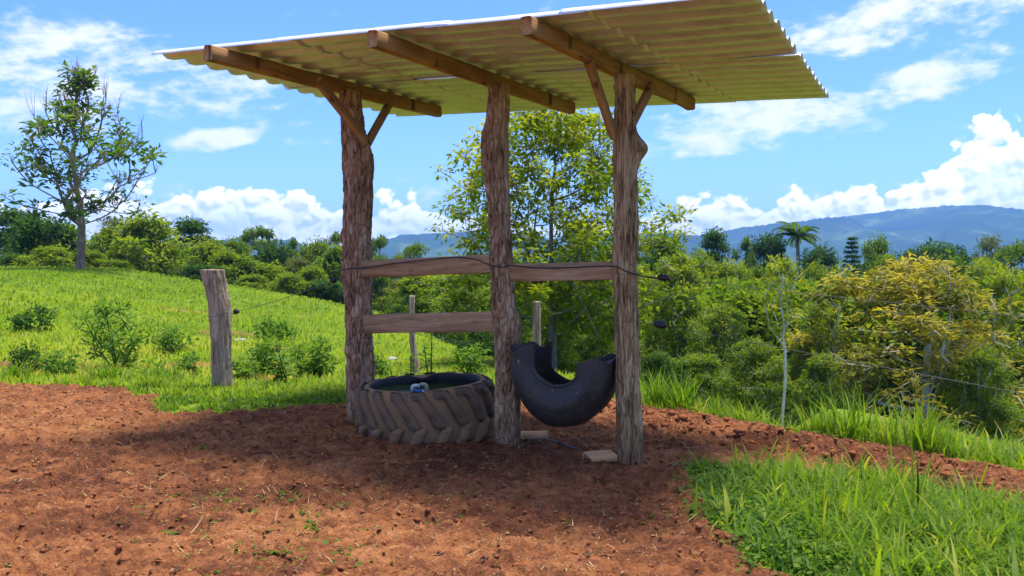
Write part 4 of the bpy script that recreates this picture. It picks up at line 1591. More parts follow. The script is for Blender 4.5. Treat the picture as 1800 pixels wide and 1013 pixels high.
place('umbrella', 455, 402, 56, 110, 'wide umbrella crowned tree with open limbs on the left skyline', 0.2)
place('lanky', 513, 420, 62, 32, 'small lanky tree poking over the skyline right of the umbrella tree')
place('round', 552, 428, 56, 110, 'broad rounded tree left of the reddish post')
place('round', 500, 440, 58, 90, 'dark green tree under the lanky tree on the left skyline')
place('lanky', 587, 410, 60, 40, 'lanky wind blown tree just left of the reddish post')
place('crest', 470, 466, 43, 110, 'light green bush tree under the wide umbrella tree')
place('loose', 530, 455, 49, 100, 'loose light green tree above the meadow crest')
place('crest', 575, 462, 47, 90, 'light green tree at the left edge of the reddish post')
place('crest_dark', 575, 492, 41, 110, 'dark shadowy bush at the meadow crest left of the reddish post', 0.3, **BUSH)
place('crest', 440, 484, 40.5, 90, 'low bright bush at the crest right of the grey fence post', 1.1, **BUSH)
place('crest', 512, 481, 40.5, 80, 'small bright bush at the crest midway to the reddish post', 3.1, **BUSH)
place('crest_dark', 345, 466, 41, 110, 'low dark bush at the crest left of the grey fence post', 2.2, **BUSH)
place('crest', 210, 458, 40.5, 80, 'low yellow green bush under the big yellow topped tree', 4.2, **BUSH)
place('umbrella', 665, 418, 56, 40, 'thin flat topped tree just right of the reddish post', 1.0)
place('umbrella', 728, 431, 48, 75, 'flat topped tree over the upper rail', 2.0)
place('round', 655, 458, 46, 90, 'green tree behind the upper rail beside the reddish post')
place('round2', 742, 480, 33, 120, 'light green tree framed between the two rails')
place('near_light', 815, 478, 27, 150, 'light leafy tree behind the rails left of the middle post')
place('loose', 700, 492, 36, 80, 'loose tree between the rails near the thin pale post')
place('near_green', 640, 496, 47, 90, 'mid green tree behind the reddish post at the meadow foot')
place('bush_dark', 843, 580, 18.5, 95, 'dark rounded bush behind the trough left of the middle post', 0.5, **BUSH)

place('crest_dark', 58, 382, 45, 130, 'dark tall tree crowding the gaunt tree from the left', 1.7)
place('crest_green', 120, 398, 46, 110, 'green tree filling the gap behind the gaunt tree trunk', 0.3)
place('crest_green', 190, 402, 44, 110, 'green tree between the gaunt tree trunk and the yellow topped tree', 2.9)
place('crest', 365, 424, 44, 110, 'bright tree right of the layered dark tree', 2.1)
place('crest_green', 430, 452, 43, 110, 'leafy green tree in front of the umbrella tree trunk', 4.4)
place('crest_green', 600, 436, 44, 100, 'green tree partly hidden by the reddish post', 5.1)
place('crest', 545, 470, 41.5, 90, 'sunny light green bush tree at the crest near the reddish post', 0.8)
place('crest_dark', 485, 430, 55, 100, 'dark tree on the skyline behind the lanky tree', 0.8)

# -- behind the hanging tyre and right of the tan post
place('near_light', 905, 490, 20, 150, 'leafy light green bush tree behind the middle post')
place('near_green', 1045, 462, 22, 190, 'leafy green tree behind the hanging half tyre')
place('near_light', 985, 545, 17.5, 130, 'low light green bush directly behind the hanging half tyre', **BUSH)
place('near_light', 1055, 565, 16.5, 110, 'low leafy bush between the hanging half tyre and the tan post', **BUSH)
place('near_green', 1192, 452, 25, 170, 'dense bright green tree right of the tan post', 0.3)
place('near_green', 1232, 446, 31, 130, 'taller green tree left of the lone thin skyline tree', 1.2)
place('yellowgreen', 1288, 462, 30, 110, 'yellow green tree with pale stems left of the white sapling crown', 2.2)
place('near_green', 1335, 474, 29, 100, 'tall green tree just left of the white sapling crown', 3.3)
place('near_green', 1432, 468, 30, 110, 'tall green tree between the white sapling crown and the golden tree', 4.1)
place('yellowgreen', 1725, 462, 32, 120, 'sunlit yellow green tree behind the right end of the golden tree', 0.4)
place('near_light', 1120, 470, 28, 120, 'green tree half hidden by the tan post')
place('round', 1165, 416, 44, 130, 'green tree top above the dense tree right of the tan post')
place('near_green', 1265, 540, 22, 130, 'shaded green tree with a thin pale trunk left of the white sapling')
place('near_light', 1315, 515, 26, 130, 'mid green tree behind the white sapling')
place('sapling', 1378, 450, 14.5, 90, 'slender white trunked sapling with a sparse top', 0.7)
place('near_green', 1440, 530, 21, 120, 'green tree between the white sapling and the golden tree')
place('gold', 1600, 462, 19.5, 430, 'large golden yellow leaved tree on the right slope', 0.5)
place('yellowgreen', 1772, 478, 20.5, 150, 'yellow green tree with pale stems at the right edge', 0.9)
place('near_green', 1705, 500, 27, 120, 'green tree between the golden tree and the right edge tree')
place('near_green', 1330, 600, 19, 130, 'low dark green bush left of the white sapling foot', **BUSH)
place('near_light', 1235, 625, 17.5, 120, 'low leafy bush beyond the soil bank right of the tan post', **BUSH)
place('bush_dark', 1160, 620, 17.5, 110, 'shaded bush low beside the tan post', **BUSH)
place('near_light', 1445, 625, 18.5, 120, 'low bush between the white sapling foot and the golden tree', **BUSH)
place('near_green', 1725, 615, 17.5, 150, 'dark low bush under the right side of the golden tree', **BUSH)
place('round2', 1405, 500, 36, 110, 'yellow green rounded tree behind the white sapling crown')
place('round', 1470, 478, 42, 130, 'rounded green tree left of the golden tree top')
place('round2', 1300, 476, 45, 120, 'pale green tree below the skyline left of the palm')
place('near_green', 1235, 468, 40, 110, 'green tree below the wind shaped skyline tree')
place('round', 1665, 460, 44, 140, 'green tree behind the golden tree top on its right')
place('round2', 1560, 452, 50, 90, 'green tree just behind the golden tree top')
place('layered', 1255, 405, 58, 75, 'wind shaped dark tree on the skyline right of the tan post')
place('lanky', 1310, 418, 60, 28, 'thin small skyline tree standing alone left of the palm')
place('dark', 1352, 416, 62, 95, 'dark tree at the left side of the palm')
place('dark', 1440, 438, 62, 90, 'dark tree at the right side of the palm')
place('round', 1540, 424, 62, 75, 'rounded dark tree right of the conifer')
place('dark', 1652, 432, 52, 150, 'wide dark tree on the skyline above the golden tree')
place('loose', 1735, 418, 58, 90, 'tall loose tree on the skyline near the right edge')
place('umbrella', 1785, 430, 46, 130, 'spreading dark crowned tree at the right edge skyline')
place('round', 1745, 466, 38, 120, 'green tree below the spreading tree at the right edge')
place('dark', 1600, 444, 58, 80, 'dark green tree between the conifer and the wide dark tree')


# -- palm
def palm():
    p = P(1405, 388, 60)
    z = gz(p.x, p.y)
    H = p.z - z
    t = thing('palm_tree', 'feathery coconut palm rising above the skyline trees', 'palm', (p.x, p.y, z))
    mb = MB()
    hh = H - 1.1
    mb.tube([(0.15 * math.sin(i * 0.4), 0, hh * i / 10) for i in range(11)], np.linspace(0.17, 0.11, 11), 8)
    obj('trunk', mb.mesh('trunk', True), M['branch'], t)
    r = np.random.default_rng(5)
    for k in range(20):
        az = 2 * math.pi * k / 20 * 2.6 + r.uniform(-.2, .2)
        el0 = r.uniform(-0.1, 1.35)
        L = r.uniform(1.5, 2.05)
        n = 18
        pts, d, cur = [], el0, np.array([0.15 * math.sin(4.0), 0, hh])
        for i in range(n):
            pts.append(cur.copy())
            cur = cur + (L / n) * np.array([math.cos(az) * math.cos(d), math.sin(az) * math.cos(d), math.sin(d)])
            d -= (0.055 + 0.05 * (i / n)) * (1.15 if el0 > 0.4 else 1.0)
        pts = np.array(pts)
        pos, ax, nm, LL = [], [], [], []
        T = np.gradient(pts, axis=0); T /= np.linalg.norm(T, axis=1)[:, None]
        sd = np.array([-math.sin(az), math.cos(az), 0])
        for i in range(2, n):
            for q in (0.0, 0.5):
                for sg in (-1, 1):
                    pos.append(pts[i] + T[i] * q * L / n)
                    ax.append(sd * sg + T[i] * 0.55 + np.array([0, 0, -0.45]))
                    nm.append(np.array([0, 0, 1.0]) + sd * sg * 0.3)
                    LL.append(0.50 * math.sin(min(1, i / 5) * 1.57) * (1 - 0.55 * i / n))
        V, F, Tt = leaf_arrays(np.array(pos), np.array(ax), np.array(nm), np.array(LL), 0.06, np.full(len(pos), r.uniform(0.1, 0.5)))
        fr_ = np_mesh('frond', V, [F], False, {'tint': Tt})
        f = obj('frond', fr_, M['leaf_mid'], t)
        mb = MB()
        mb.tube(pts, np.linspace(0.03, 0.008, n), 4)
        obj('rib', mb.mesh('rib'), M['leaf_olive'], f)


palm()


def conifer():
    p = P(1498, 416, 58)
    z = gz(p.x, p.y)
    H = p.z - z
    t = thing('conifer_tree', 'dark tiered conifer with upswept branches on the skyline', 'conifer', (p.x, p.y, z))
    mb = MB()
    mb.tube([(0, 0, H * i / 8) for i in range(9)], np.linspace(0.13, 0.01, 9), 7)
    r = np.random.default_rng(6)
    pos, ax, nm, LL, tt = [], [], [], [], []
    zz = H * 0.22
    while zz < H * 0.99:
        R = 2.0 * (1 - (zz / H) ** 1.2) + 0.12
        nb = 7
        a0 = r.uniform(0, 6)
        for k in range(nb):
            a = a0 + 2 * math.pi * k / nb + r.uniform(-.2, .2)
            Rk = R * r.uniform(0.75, 1.1)
            e = np.array([math.cos(a) * Rk, math.sin(a) * Rk, zz + 0.12 * Rk])
            s = np.array([0, 0, zz])
            mb.tube([s, (s + e) / 2 - np.array([0, 0, 0.08 * Rk]), e], [0.025, 0.018, 0.006], 4, cap=False)
            for i in range(int(16 + 40 * Rk)):
                u = r.uniform(0.15, 1.0)
                q = s + (e - s) * u - np.array([0, 0, 0.25 * Rk * u * (1 - u)])
                pos.append(q); ax.append((e - s) / Rk * 0.8 + r.normal(0, 0.55, 3) * np.array([1, 1, 0.45]) + np.array([0, 0, -0.15]))
                nm.append(np.array([0, 0, 1.0]) + r.normal(0, 0.3, 3)); LL.append(r.uniform(0.18, 0.34)); tt.append(r.uniform(0.2, 0.7))
        zz += 0.42 * (1.15 - zz / H * 0.5)
    obj('trunk', mb.mesh('trunk', True), M['branch'], t)
    V, F, T = leaf_arrays(np.array(pos), np.array(ax), np.array(nm), np.array(LL), 0.07, np.array(tt))
    obj('crown', np_mesh('crown', V, [F], False, {'tint': T}), M['leaf_dark'], t)


conifer()


# -- the woods that fill the valley, one mass
def woods():
    r = np.random.default_rng(77)
    mb_V, mb_F, mb_T, n0 = [], [], [], 0
    spots = []
    for i in range(2200):
        y = 26 + 560 * r.uniform() ** 2.1
        x = r.uniform(-0.75, 0.75) * y + r.uniform(-4, 8)
        if valley_e(np.array([x]), np.array([y]))[0] < 7:
            continue
        spots.append((x, y))
    spots = np.array(spots)
    zb = base_h(spots[:, 0], spots[:, 1])
    for (x, y), z in zip(spots, zb):
        R = r.uniform(1.7, 3.0) * (1 + y / 500)
        Ht = r.uniform(3.6, 5.8)
        cap = EYE - (0.034 if y < 75 else 0.016) * y
        if z + Ht + R * 0.8 > cap:
            Ht = cap - z - R * 0.8
        n = int(90 + 2300 / (1 + y * 0.09))
        lf = 0.17 + 0.0042 * y
        nb = 9
        cc = r.normal(0, 1, (nb, 3)); cc /= np.linalg.norm(cc, axis=1)[:, None]
        cc[:, 2] = np.abs(cc[:, 2])
        cc *= np.array([R, R, R * 0.75]) * 0.62
        pick = r.integers(0, nb, n)
        v = r.normal(0, 1, (n, 3)); v /= np.linalg.norm(v, axis=1)[:, None]
        v[:, 2] = np.where(v[:, 2] < -0.2, -v[:, 2], v[:, 2])
        pos = np.array([x, y, z + Ht]) + cc[pick] + v * R * 0.46 * r.uniform(0.75, 1.05, (n, 1))
        low = r.uniform(0, 1, n) < 0.16
        pos[low, 2] = z + r.uniform(0, 1, low.sum()) * Ht
        ax = v + r.normal(0, 0.4, (n, 3)) - np.array([0, 0, 0.3])
        nm = v * 0.6 + np.array([0, 0, 0.8]) + r.normal(0, 0.35, (n, 3))
        tint = np.clip(r.uniform(0.18, 0.85) + 0.25 * (r.uniform(0, 1, nb) - 0.5)[pick] + r.normal(0, 0.09, n), 0, 1)
        V, F, T = leaf_arrays(pos, ax, nm, lf * r.uniform(0.7, 1.3, n), lf * 0.5, tint)
        mb_V.append(V); mb_F.append(F + n0); mb_T.append(T); n0 += len(V)
    me = np_mesh('woods', np.concatenate(mb_V), [np.concatenate(mb_F)], False, {'tint': np.concatenate(mb_T)})
    print('woods tris', len(me.polygons))
    o = obj('woods', me, M['leaf_mid'])
    tag(o, 'continuous green woodland filling the valley below the bank', kind='stuff')


woods()

# ------------------------------------------------------------------ grass, weeds and litter
def blade_arrays(base, az, L, W, lean, curl, tint, nseg=3):
    """arching blades: base (n,3); lean = start tilt from vertical, curl = added tilt along the blade"""
    n = len(base)
    d = np.stack([np.cos(az), np.sin(az), np.zeros(n)], 1)
    sd = np.stack([-np.sin(az), np.cos(az), np.zeros(n)], 1)
    pts = [base]
    cur = base.copy()
    for i in range(nseg):
        a = lean + curl * (i + 0.5) / nseg
        cur = cur + (L / nseg)[:, None] * (d * np.sin(a)[:, None] + np.array([0, 0, 1.0]) * np.cos(a)[:, None])
        pts.append(cur.copy())
    wprof = [0.75, 1.0, 0.72, 0.4][:nseg] if nseg <= 4 else None
    V = []
    for i in range(nseg):
        w = (W * wprof[i] / 2)[:, None]
        V += [pts[i] - sd * w, pts[i] + sd * w]
    V.append(pts[nseg])
    k = 2 * nseg + 1
    V = np.stack(V, 1).reshape(-1, 3)
    b = np.arange(n)[:, None] * k
    Q = [b + np.array([[2 * i, 2 * i + 1, 2 * i + 3, 2 * i + 2]]) for i in range(nseg - 1)]
    T = b + np.array([[2 * nseg - 2, 2 * nseg - 1, 2 * nseg]])
    return V, (np.concatenate(Q) if Q else np.zeros((0, 4), int)), T, np.repeat(tint, k)


def blades_obj(name, parts, mat):
    Vs, Qs, Ts, A, n = [], [], [], [], 0
    for V, Q, T, a in parts:
        Vs.append(V); Qs.append(Q + n); Ts.append(T + n); A.append(a)
        n += len(V)
    F = [f for f in (np.concatenate(Qs), np.concatenate(Ts)) if len(f)]
    return np_mesh(name, np.concatenate(Vs), F, False, {'tint': np.clip(np.concatenate(A), 0, 1)})


def on_ground(x, y):
    return np.stack([x, y, base_h(x, y) - 0.01], 1)


def tussocks(cx, cy, per, spread, Lr, Wr, tint, rr, lean=(0.05, 0.7), curl=(0.3, 1.5), nseg=3):
    n = len(cx)
    k = per
    X = np.repeat(cx, k) + rr.normal(0, 1, n * k) * spread
    Y = np.repeat(cy, k) + rr.normal(0, 1, n * k) * spread
    az = rr.uniform(0, 6.28, n * k)
    cs = np.repeat(rr.uniform(0.6, 1.15, n), k)
    ct = np.repeat(rr.normal(0, 0.12, n), k)
    t = tint + ct + rr.normal(0, 0.11, n * k)
    dead = rr.uniform(0, 1, n * k) < 0.06
    t = np.where(dead, 0.97, t)
    return blade_arrays(on_ground(X, Y), az, rr.uniform(*Lr, n * k) * cs, rr.uniform(*Wr, n * k), rr.uniform(*lean, n * k), rr.uniform(*curl, n * k), t, nseg)


r = np.random.default_rng(101)
# meadow: short turf over the left hill, the dip behind the shelter
parts = []
n = 260000
u = r.uniform(0, 1, n)
y = 9.4 * (46 / 9.4) ** u
x = r.uniform(-0.66, 0.20, n) * y + r.uniform(-1.0, 0.6, n)
ok = (dirt_mask(x, y) < 0.35) & (valley_e(x, y) < 5.0) & (r.uniform(0, 1, n) < 0.25 + 1.1 * fbm(x * 0.5, y * 0.5, 3, 61))
x, y = x[ok], y[ok]
n = len(x)
clump = fbm(x * 0.6, y * 0.6, 3, 66)
big = fbm(x * 0.13, y * 0.13, 3, 67)
L = (0.04 + 0.10 * r.uniform(0, 1, n) ** 2) * (0.6 + 1.0 * clump) * (1 + 0.010 * y) * 0.8
near = 1 - smooth(y, 10.5, 15.0)
L = L * (1 + 0.25 * near)
W = 0.006 + 0.0011 * y
parts.append(blade_arrays(on_ground(x, y), r.uniform(0, 6.28, n), L, W, r.uniform(0.05, 0.6, n), r.uniform(0.1, 0.9, n), 0.15 + 0.45 * clump + 0.95 * (big - 0.5) + r.normal(0, 0.12, n) + 0.26, 2))
wx_ = r.uniform(-0.62, -0.02, 900); wy_ = 11.0 * (34 / 11.0) ** r.uniform(0, 1, 900)
wx_ = wx_ * wy_
ok = (fbm(wx_ * 0.35, wy_ * 0.35, 3, 171) > 0.56) & (valley_e(wx_, wy_) < 2) & (dirt_mask(wx_, wy_) < 0.4)
parts.append(tussocks(wx_[ok], wy_[ok], 12, 0.09, (0.10, 0.26), (0.014, 0.03), 0.10, r))
ok = ~ok & (fbm(wx_ * 0.5, wy_ * 0.5, 3, 175) > 0.58) & (valley_e(wx_, wy_) < 2)
parts.append(tussocks(wx_[ok], wy_[ok], 7, 0.10, (0.12, 0.30), (0.010, 0.02), 0.88, r))
o = obj('meadow_grass', blades_obj('meadow_grass', parts, None), M['meadow'])
tag(o, 'short bright green grass of the sloping meadow', kind='stuff')

# rank grass: the tongue at the grey post, the bank on the right, the meadow's near margin
def poly_pts(poly, n, rr, mask=None):
    p = np.array(poly)
    x = rr.uniform(p[:, 0].min(), p[:, 0].max(), n * 4)
    y = rr.uniform(p[:, 1].min(), p[:, 1].max(), n * 4)
    ok = in_poly(x, y, poly)
    if mask is not None:
        ok &= mask(x, y)
    return x[ok][:n], y[ok][:n]


parts = []
TONGUE = [(-4.4, 10.3), (-4.0, 9.6), (-3.4, 8.55), (-2.5, 8.75), (-1.65, 9.05), (-1.55, 9.9), (-2.2, 10.6), (-4.0, 10.9)]
gx_, gy_ = poly_pts(TONGUE, 620, r, lambda a, b: dirt_mask(a, b) < 0.5)
parts.append(tussocks(gx_, gy_, 11, 0.05, (0.05, 0.13), (0.010, 0.020), 0.42, r))
MARGIN = [(-9.5, 10.6), (-9.5, 12.8), (-1.0, 12.6), (0.9, 11.2), (0.4, 9.8), (-1.2, 9.6), (-2.0, 10.2), (-4.4, 10.5), (-6.3, 10.8)]
gx_, gy_ = poly_pts(MARGIN, 900, r, lambda a, b: (dirt_mask(a, b) < 0.5) & (fbm(a * 0.9, b * 0.9, 2, 91) > 0.45))
parts.append(tussocks(gx_, gy_, 9, 0.06, (0.07, 0.18), (0.009, 0.018), 0.46, r))
o = obj('rank_grass', blades_obj('rank_grass', parts, None), M['grass'])
tag(o, 'lush broad bladed grass along the edge of the soil by the grey fence post', kind='stuff')

parts = []
BANK = [(1.15, 10.2), (1.6, 9.9), (2.3, 9.25), (3.2, 8.45), (4.2, 7.4), (6.5, 5.2), (7.6, 5.6), (5.4, 8.2), (4.2, 9.6), (2.9, 10.6), (1.6, 11.2)]
gx_, gy_ = poly_pts(BANK, 900, r, lambda a, b: (dirt_mask(a, b) < 0.5) & (fbm(a * 1.1, b * 1.1, 2, 95) > 0.40))
parts.append(tussocks(gx_, gy_, 9, 0.06, (0.12, 0.40), (0.009, 0.018), 0.52, r))
gx_, gy_ = poly_pts([(3.3, 8.6), (6.5, 5.4), (12, 9), (8, 14), (4.5, 10.5)], 4200, r)
parts.append(tussocks(gx_, gy_, 8, 0.08, (0.05, 0.12), (0.012, 0.022), 0.72, r))
o = obj('bank_grass', blades_obj('bank_grass', parts, None), M['grass'])
tag(o, 'tall grass growing along the bank beyond the soil on the right', kind='stuff')

# foreground patch
parts = []
gx_, gy_ = poly_pts(GRASS_PATCH, 1500, r, lambda a, b: (dirt_mask(a, b) < 0.5) & (b > 3.4))
ed = np.clip((gx_ - 1.25) / 1.2, 0, 1)
rows_ = ed > 0.35
parts.append(tussocks(gx_[~rows_], gy_[~rows_], 11, 0.045, (0.08, 0.22), (0.007, 0.014), 0.30, r, (0.2, 0.9), (0.4, 1.5)))
parts.append(tussocks(gx_[rows_], gy_[rows_], 12, 0.05, (0.10, 0.32), (0.007, 0.017), 0.54, r, (0.05, 1.05), (0.2, 1.9)))
sel = r.choice(len(gx_), 240, replace=False)
parts.append(tussocks(gx_[sel], gy_[sel], 4, 0.05, (0.20, 0.42), (0.015, 0.028), 0.60, r, (0.10, 0.8), (0.3, 2.2), 4))
o = obj('foreground_grass', blades_obj('foreground_grass', parts, None), M['grass'])
tag(o, 'dense tangled grass patch in the right foreground', kind='stuff')


def herb_leaves(cx, cy, per, size, h, spread, tint, rr):
    n = len(cx) * per
    X = np.repeat(cx, per) + rr.normal(0, spread, n)
    Y = np.repeat(cy, per) + rr.normal(0, spread, n)
    pos = on_ground(X, Y) + np.stack([np.zeros(n), np.zeros(n), rr.uniform(0.01, h, n)], 1)
    a = rr.uniform(0, 6.28, n)
    ax = np.stack([np.cos(a), np.sin(a), rr.normal(0.1, 0.3, n)], 1)
    nm = rr.normal(0, 0.35, (n, 3)) + np.array([0, 0, 1.0])
    V, F, T = leaf_arrays(pos, ax, nm, rr.uniform(*size, n), rr.uniform(*size, n) * 0.62, np.clip(tint + rr.normal(0, 0.15, n), 0, 1), 0.12)
    return V, np.zeros((0, 4), int), F, T


cx, cy = poly_pts([(1.2, 4.3), (1.1, 5.6), (1.35, 6.9), (2.0, 6.9), (1.9, 5.6), (1.8, 4.3)], 260, r)
o = obj('clover', blades_obj('clover', [herb_leaves(cx, cy, 9, (0.025, 0.055), 0.09, 0.06, 0.55, r)], None), M['weed'])
tag(o, 'small round leaved weeds mixed into the left side of the foreground grass', kind='stuff')
# weeds scattered on the trodden soil
cx, cy = [], []
for (px, py, d_, sx, sy, k) in ((430, 905, 5.35, 0.45, 0.28, 46), (540, 1000, 4.5, 0.28, 0.10, 26), (400, 965, 4.8, 0.5, 0.2, 24), (700, 900, 5.4, 1.0, 0.4, 16), (1230, 860, 6.0, 0.25, 0.6, 60), (300, 760, 7.9, 0.8, 0.4, 10), (430, 800, 7.0, 0.2, 0.1, 8)):
    p = P(px, py, d_)
    cx += list(p.x + r.normal(0, sx, k)); cy += list(p.y + r.normal(0, sy, k))
cx, cy = np.array(cx), np.array(cy)
o = obj('soil_weeds', blades_obj('soil_weeds', [herb_leaves(cx, cy, 6, (0.018, 0.045), 0.03, 0.035, 0.45, r), tussocks(cx[::2], cy[::2], 6, 0.03, (0.03, 0.09), (0.004, 0.009), 0.5, r, (0.4, 1.2))], None), M['weed'])
tag(o, 'sparse tiny weeds sprouting from the red soil', kind='stuff')
# straw and chopped stalks lying about
n = 11000
x = r.uniform(-5.6, 4.6, n); y = 3.9 + 6.4 * r.uniform(0, 1, n) ** 1.2
ok = (dirt_mask(x, y) > 0.5) & (fbm(x * 1.2, y * 1.2, 3, 133) > 0.40)
x, y = x[ok], y[ok]; n = len(x)
dmv = np.ones(n)
pos = np.stack([x, y, base_h(x, y) + detail_h(x, y, dmv) + 0.006], 1)
a = r.uniform(0, 6.28, n)
Lq = 0.02 + 0.13 * r.uniform(0, 1, n) ** 4
parts = [blade_arrays(pos, a, Lq, r.uniform(0.003, 0.007, n), r.uniform(1.25, 1.6, n), r.normal(0, 0.45, n), r.uniform(0, 1, n), 3)]
o = obj('straw', blades_obj('straw', parts, None), M['straw'])
tag(o, 'bits of straw and dry stalks strewn over the red soil', kind='stuff')
# crumbs of soil
n = 16000
x = r.uniform(-5.6, 5.0, n); y = 3.9 + 6.6 * r.uniform(0, 1, n) ** 1.1
w_ = np.exp(-(((x + y - 10.4) / 0.8) ** 2)) * (x > 0.9)
ok = (dirt_mask(x, y) > 0.5) & (r.uniform(0, 1, n) < 0.35 + w_)
x, y, w_ = x[ok], y[ok], w_[ok]; n = len(x)
oct_ = np.array([[1, 0, 0], [-1, 0, 0], [0, 1, 0], [0, -1, 0], [0, 0, 1], [0, 0, -1], [.6, .6, .5], [-.6, .5, .55], [.5, -.6, .5], [-.5, -.6, .6]], float)
faces_ = np.array([(6, 4, 0), (6, 0, 2), (6, 2, 4), (7, 4, 2), (7, 2, 1), (7, 1, 4), (8, 0, 4), (8, 4, 3), (8, 3, 0), (9, 4, 1), (9, 1, 3), (9, 3, 4), (0, 5, 2), (2, 5, 1), (1, 5, 3), (3, 5, 0)])
sz = (0.006 + 0.022 * r.uniform(0, 1, n) ** 5) * (1 + 0.9 * w_)
Vc = oct_[None] * sz[:, None, None] * r.uniform(0.6, 1.35, (n, 10, 1)) * np.array([1.15, 1.0, 0.65])
ang = r.uniform(0, 6.28, n)
ca, sa = np.cos(ang)[:, None], np.sin(ang)[:, None]
Vc = np.stack([Vc[..., 0] * ca - Vc[..., 1] * sa, Vc[..., 0] * sa + Vc[..., 1] * ca, Vc[..., 2]], -1)
Vc = Vc + np.stack([x, y, base_h(x, y) + detail_h(x, y, np.ones(n)) + sz * 0.25], 1)[:, None]
o = obj('soil_crumbs', np_mesh('soil_crumbs', Vc.reshape(-1, 3), [(np.arange(n)[:, None, None] * 10 + faces_[None]).reshape(-1, 3)]), M['clod'])
tag(o, 'loose crumbs and clods of red soil', kind='stuff')


# dark fallen leaves trodden into the soil
n = 5200
x = r.uniform(-5.6, 4.8, n); y = 3.9 + 6.4 * r.uniform(0, 1, n) ** 1.2
ok = (dirt_mask(x, y) > 0.5) & (fbm(x * 0.9, y * 0.9, 3, 137) > 0.42)
x, y = x[ok], y[ok]; n = len(x)
pos = np.stack([x, y, base_h(x, y) + detail_h(x, y, np.ones(n)) + 0.008], 1)
a = r.uniform(0, 6.28, n)
V, F, T = leaf_arrays(pos, np.stack([np.cos(a), np.sin(a), r.normal(0.1, 0.25, n)], 1), r.normal(0, 0.4, (n, 3)) + np.array([0, 0, 1.0]), r.uniform(0.02, 0.05, n), r.uniform(0.01, 0.024, n), r.uniform(0, 1, n), 0.3)
M['litter'] = leaf_mat('fallen_leaves', [(0.0, (0.05, 0.022, 0.010)), (0.55, (0.14, 0.065, 0.028)), (0.8, (0.33, 0.20, 0.09)), (1.0, (0.25, 0.24, 0.05))], 0.1)
o = obj('leaf_litter', np_mesh('leaf_litter', V, [F], False, {'tint': T}), M['litter'])
tag(o, 'curled brown leaf litter trodden into the red soil', kind='stuff')


# single tufts one can point to
def tuft_mesh(seed, per, Lr, Wr, tint, spread=0.05, lean=(0.05, 0.75), curl=(0.3, 1.4)):
    rr = np.random.default_rng(seed)
    n = per
    base = np.stack([rr.normal(0, spread, n), rr.normal(0, spread, n), np.full(n, -0.01)], 1)
    t = tint + rr.normal(0, 0.13, n)
    t = np.where(rr.uniform(0, 1, n) < 0.05, 0.97, t)
    return blades_obj('tuft', [blade_arrays(base, rr.uniform(0, 6.28, n), rr.uniform(*Lr, n), rr.uniform(*Wr, n), rr.uniform(*lean, n), rr.uniform(*curl, n), t, 4)], None)


TUFT = [tuft_mesh(1, 150, (0.22, 0.48), (0.012, 0.024), 0.42, 0.10), tuft_mesh(2, 90, (0.45, 0.95), (0.016, 0.030), 0.50, 0.10, (0.03, 0.5), (0.1, 1.3)), tuft_mesh(3, 70, (0.30, 0.65), (0.012, 0.022), 0.56, 0.08, (0.03, 0.55), (0.1, 1.2))]
for me in TUFT:
    me.materials.append(M['grass'])


def tuft(px, py, d, kind_, sc, label, rz):
    p = P(px, py, d)
    o = obj('grass_tuft', TUFT[kind_], None)
    o.location = (p.x, p.y, gz(p.x, p.y))
    o.rotation_euler = (0, 0, rz)
    o.scale = (sc, sc, sc)
    tag(o, label, 'grass tuft', 'grass tufts round the soil')


tuft(190, 668, 11.2, 0, 1.0, 'wide dark tuft of grass on the meadow margin under the leafy shrub', 0.3)
tuft(265, 700, 10.1, 0, 0.75, 'small spiky tuft at the soil edge left of the grey fence post', 1.3)
tuft(290, 672, 11.0, 0, 0.65, 'pale tuft just above the small spiky tuft', 2.3)
tuft(25, 668, 11.3, 0, 0.9, 'grass tuft at the left picture edge on the soil margin', 3.3)
tuft(1150, 702, 9.95, 1, 0.62, 'tall grass clump beside the foot of the tan post', 0.7)
tuft(1195, 708, 9.75, 1, 0.68, 'tall grass clump second to the right of the tan post', 1.9)
tuft(1262, 722, 9.5, 2, 0.62, 'low bright grass clump on the bank left of the white sapling', 2.2)
tuft(1305, 725, 9.3, 2, 0.55, 'small grass clump nearest the white sapling foot on its left', 4.0)
tuft(1438, 735, 8.9, 1, 0.62, 'arching grass clump right of the white sapling foot', 0.2)
tuft(1500, 742, 8.6, 1, 0.85, 'tallest arching grass clump in front of the golden tree', 2.6)
tuft(1560, 752, 8.3, 2, 0.80, 'grass clump in front of the golden tree middle', 3.3)
tuft(1625, 768, 7.95, 1, 0.70, 'dark arching grass clump under the golden tree right half', 5.0)
tuft(1668, 782, 7.75, 2, 0.45, 'grass clump at the right end of the soil bank', 1.0)

# the single tall stem in the foreground grass
p = P(1612, 905, 5.4)
t = thing('grass_stalk', 'single tall upright grass stalk rising from the foreground grass', 'grass stalk', (p.x, p.y, gz(p.x, p.y)))
rr = np.random.default_rng(8)
bb = np.zeros((7, 3)); bb[:, 0] = rr.normal(0, 0.012, 7)
hts = np.array([0.62, 0.50, 0.42, 0.36, 0.30, 0.40, 0.26])
me = blades_obj('blade', [blade_arrays(bb, np.array([1.9, 0.2, 3.3, 2.6, 5.8, 0.9, 4.2]), hts, np.full(7, 0.026), np.array([0.03, 0.12, 0.18, 0.1, 0.35, 0.3, 0.5]), np.array([0.05, 0.35, 0.5, 0.3, 0.9, 0.8, 1.0]), np.full(7, 0.66) + rr.normal(0, .08, 7), 4)], None)
obj('blade', me, M['grass'], t)
mb = MB(); mb.tube([(0, 0, 0), (0.004, 0, 0.25), (-0.005, 0.0, 0.42)], [0.008, 0.007, 0.004], 6)
obj('stem', mb.mesh('stem', True), M['weed'], t)


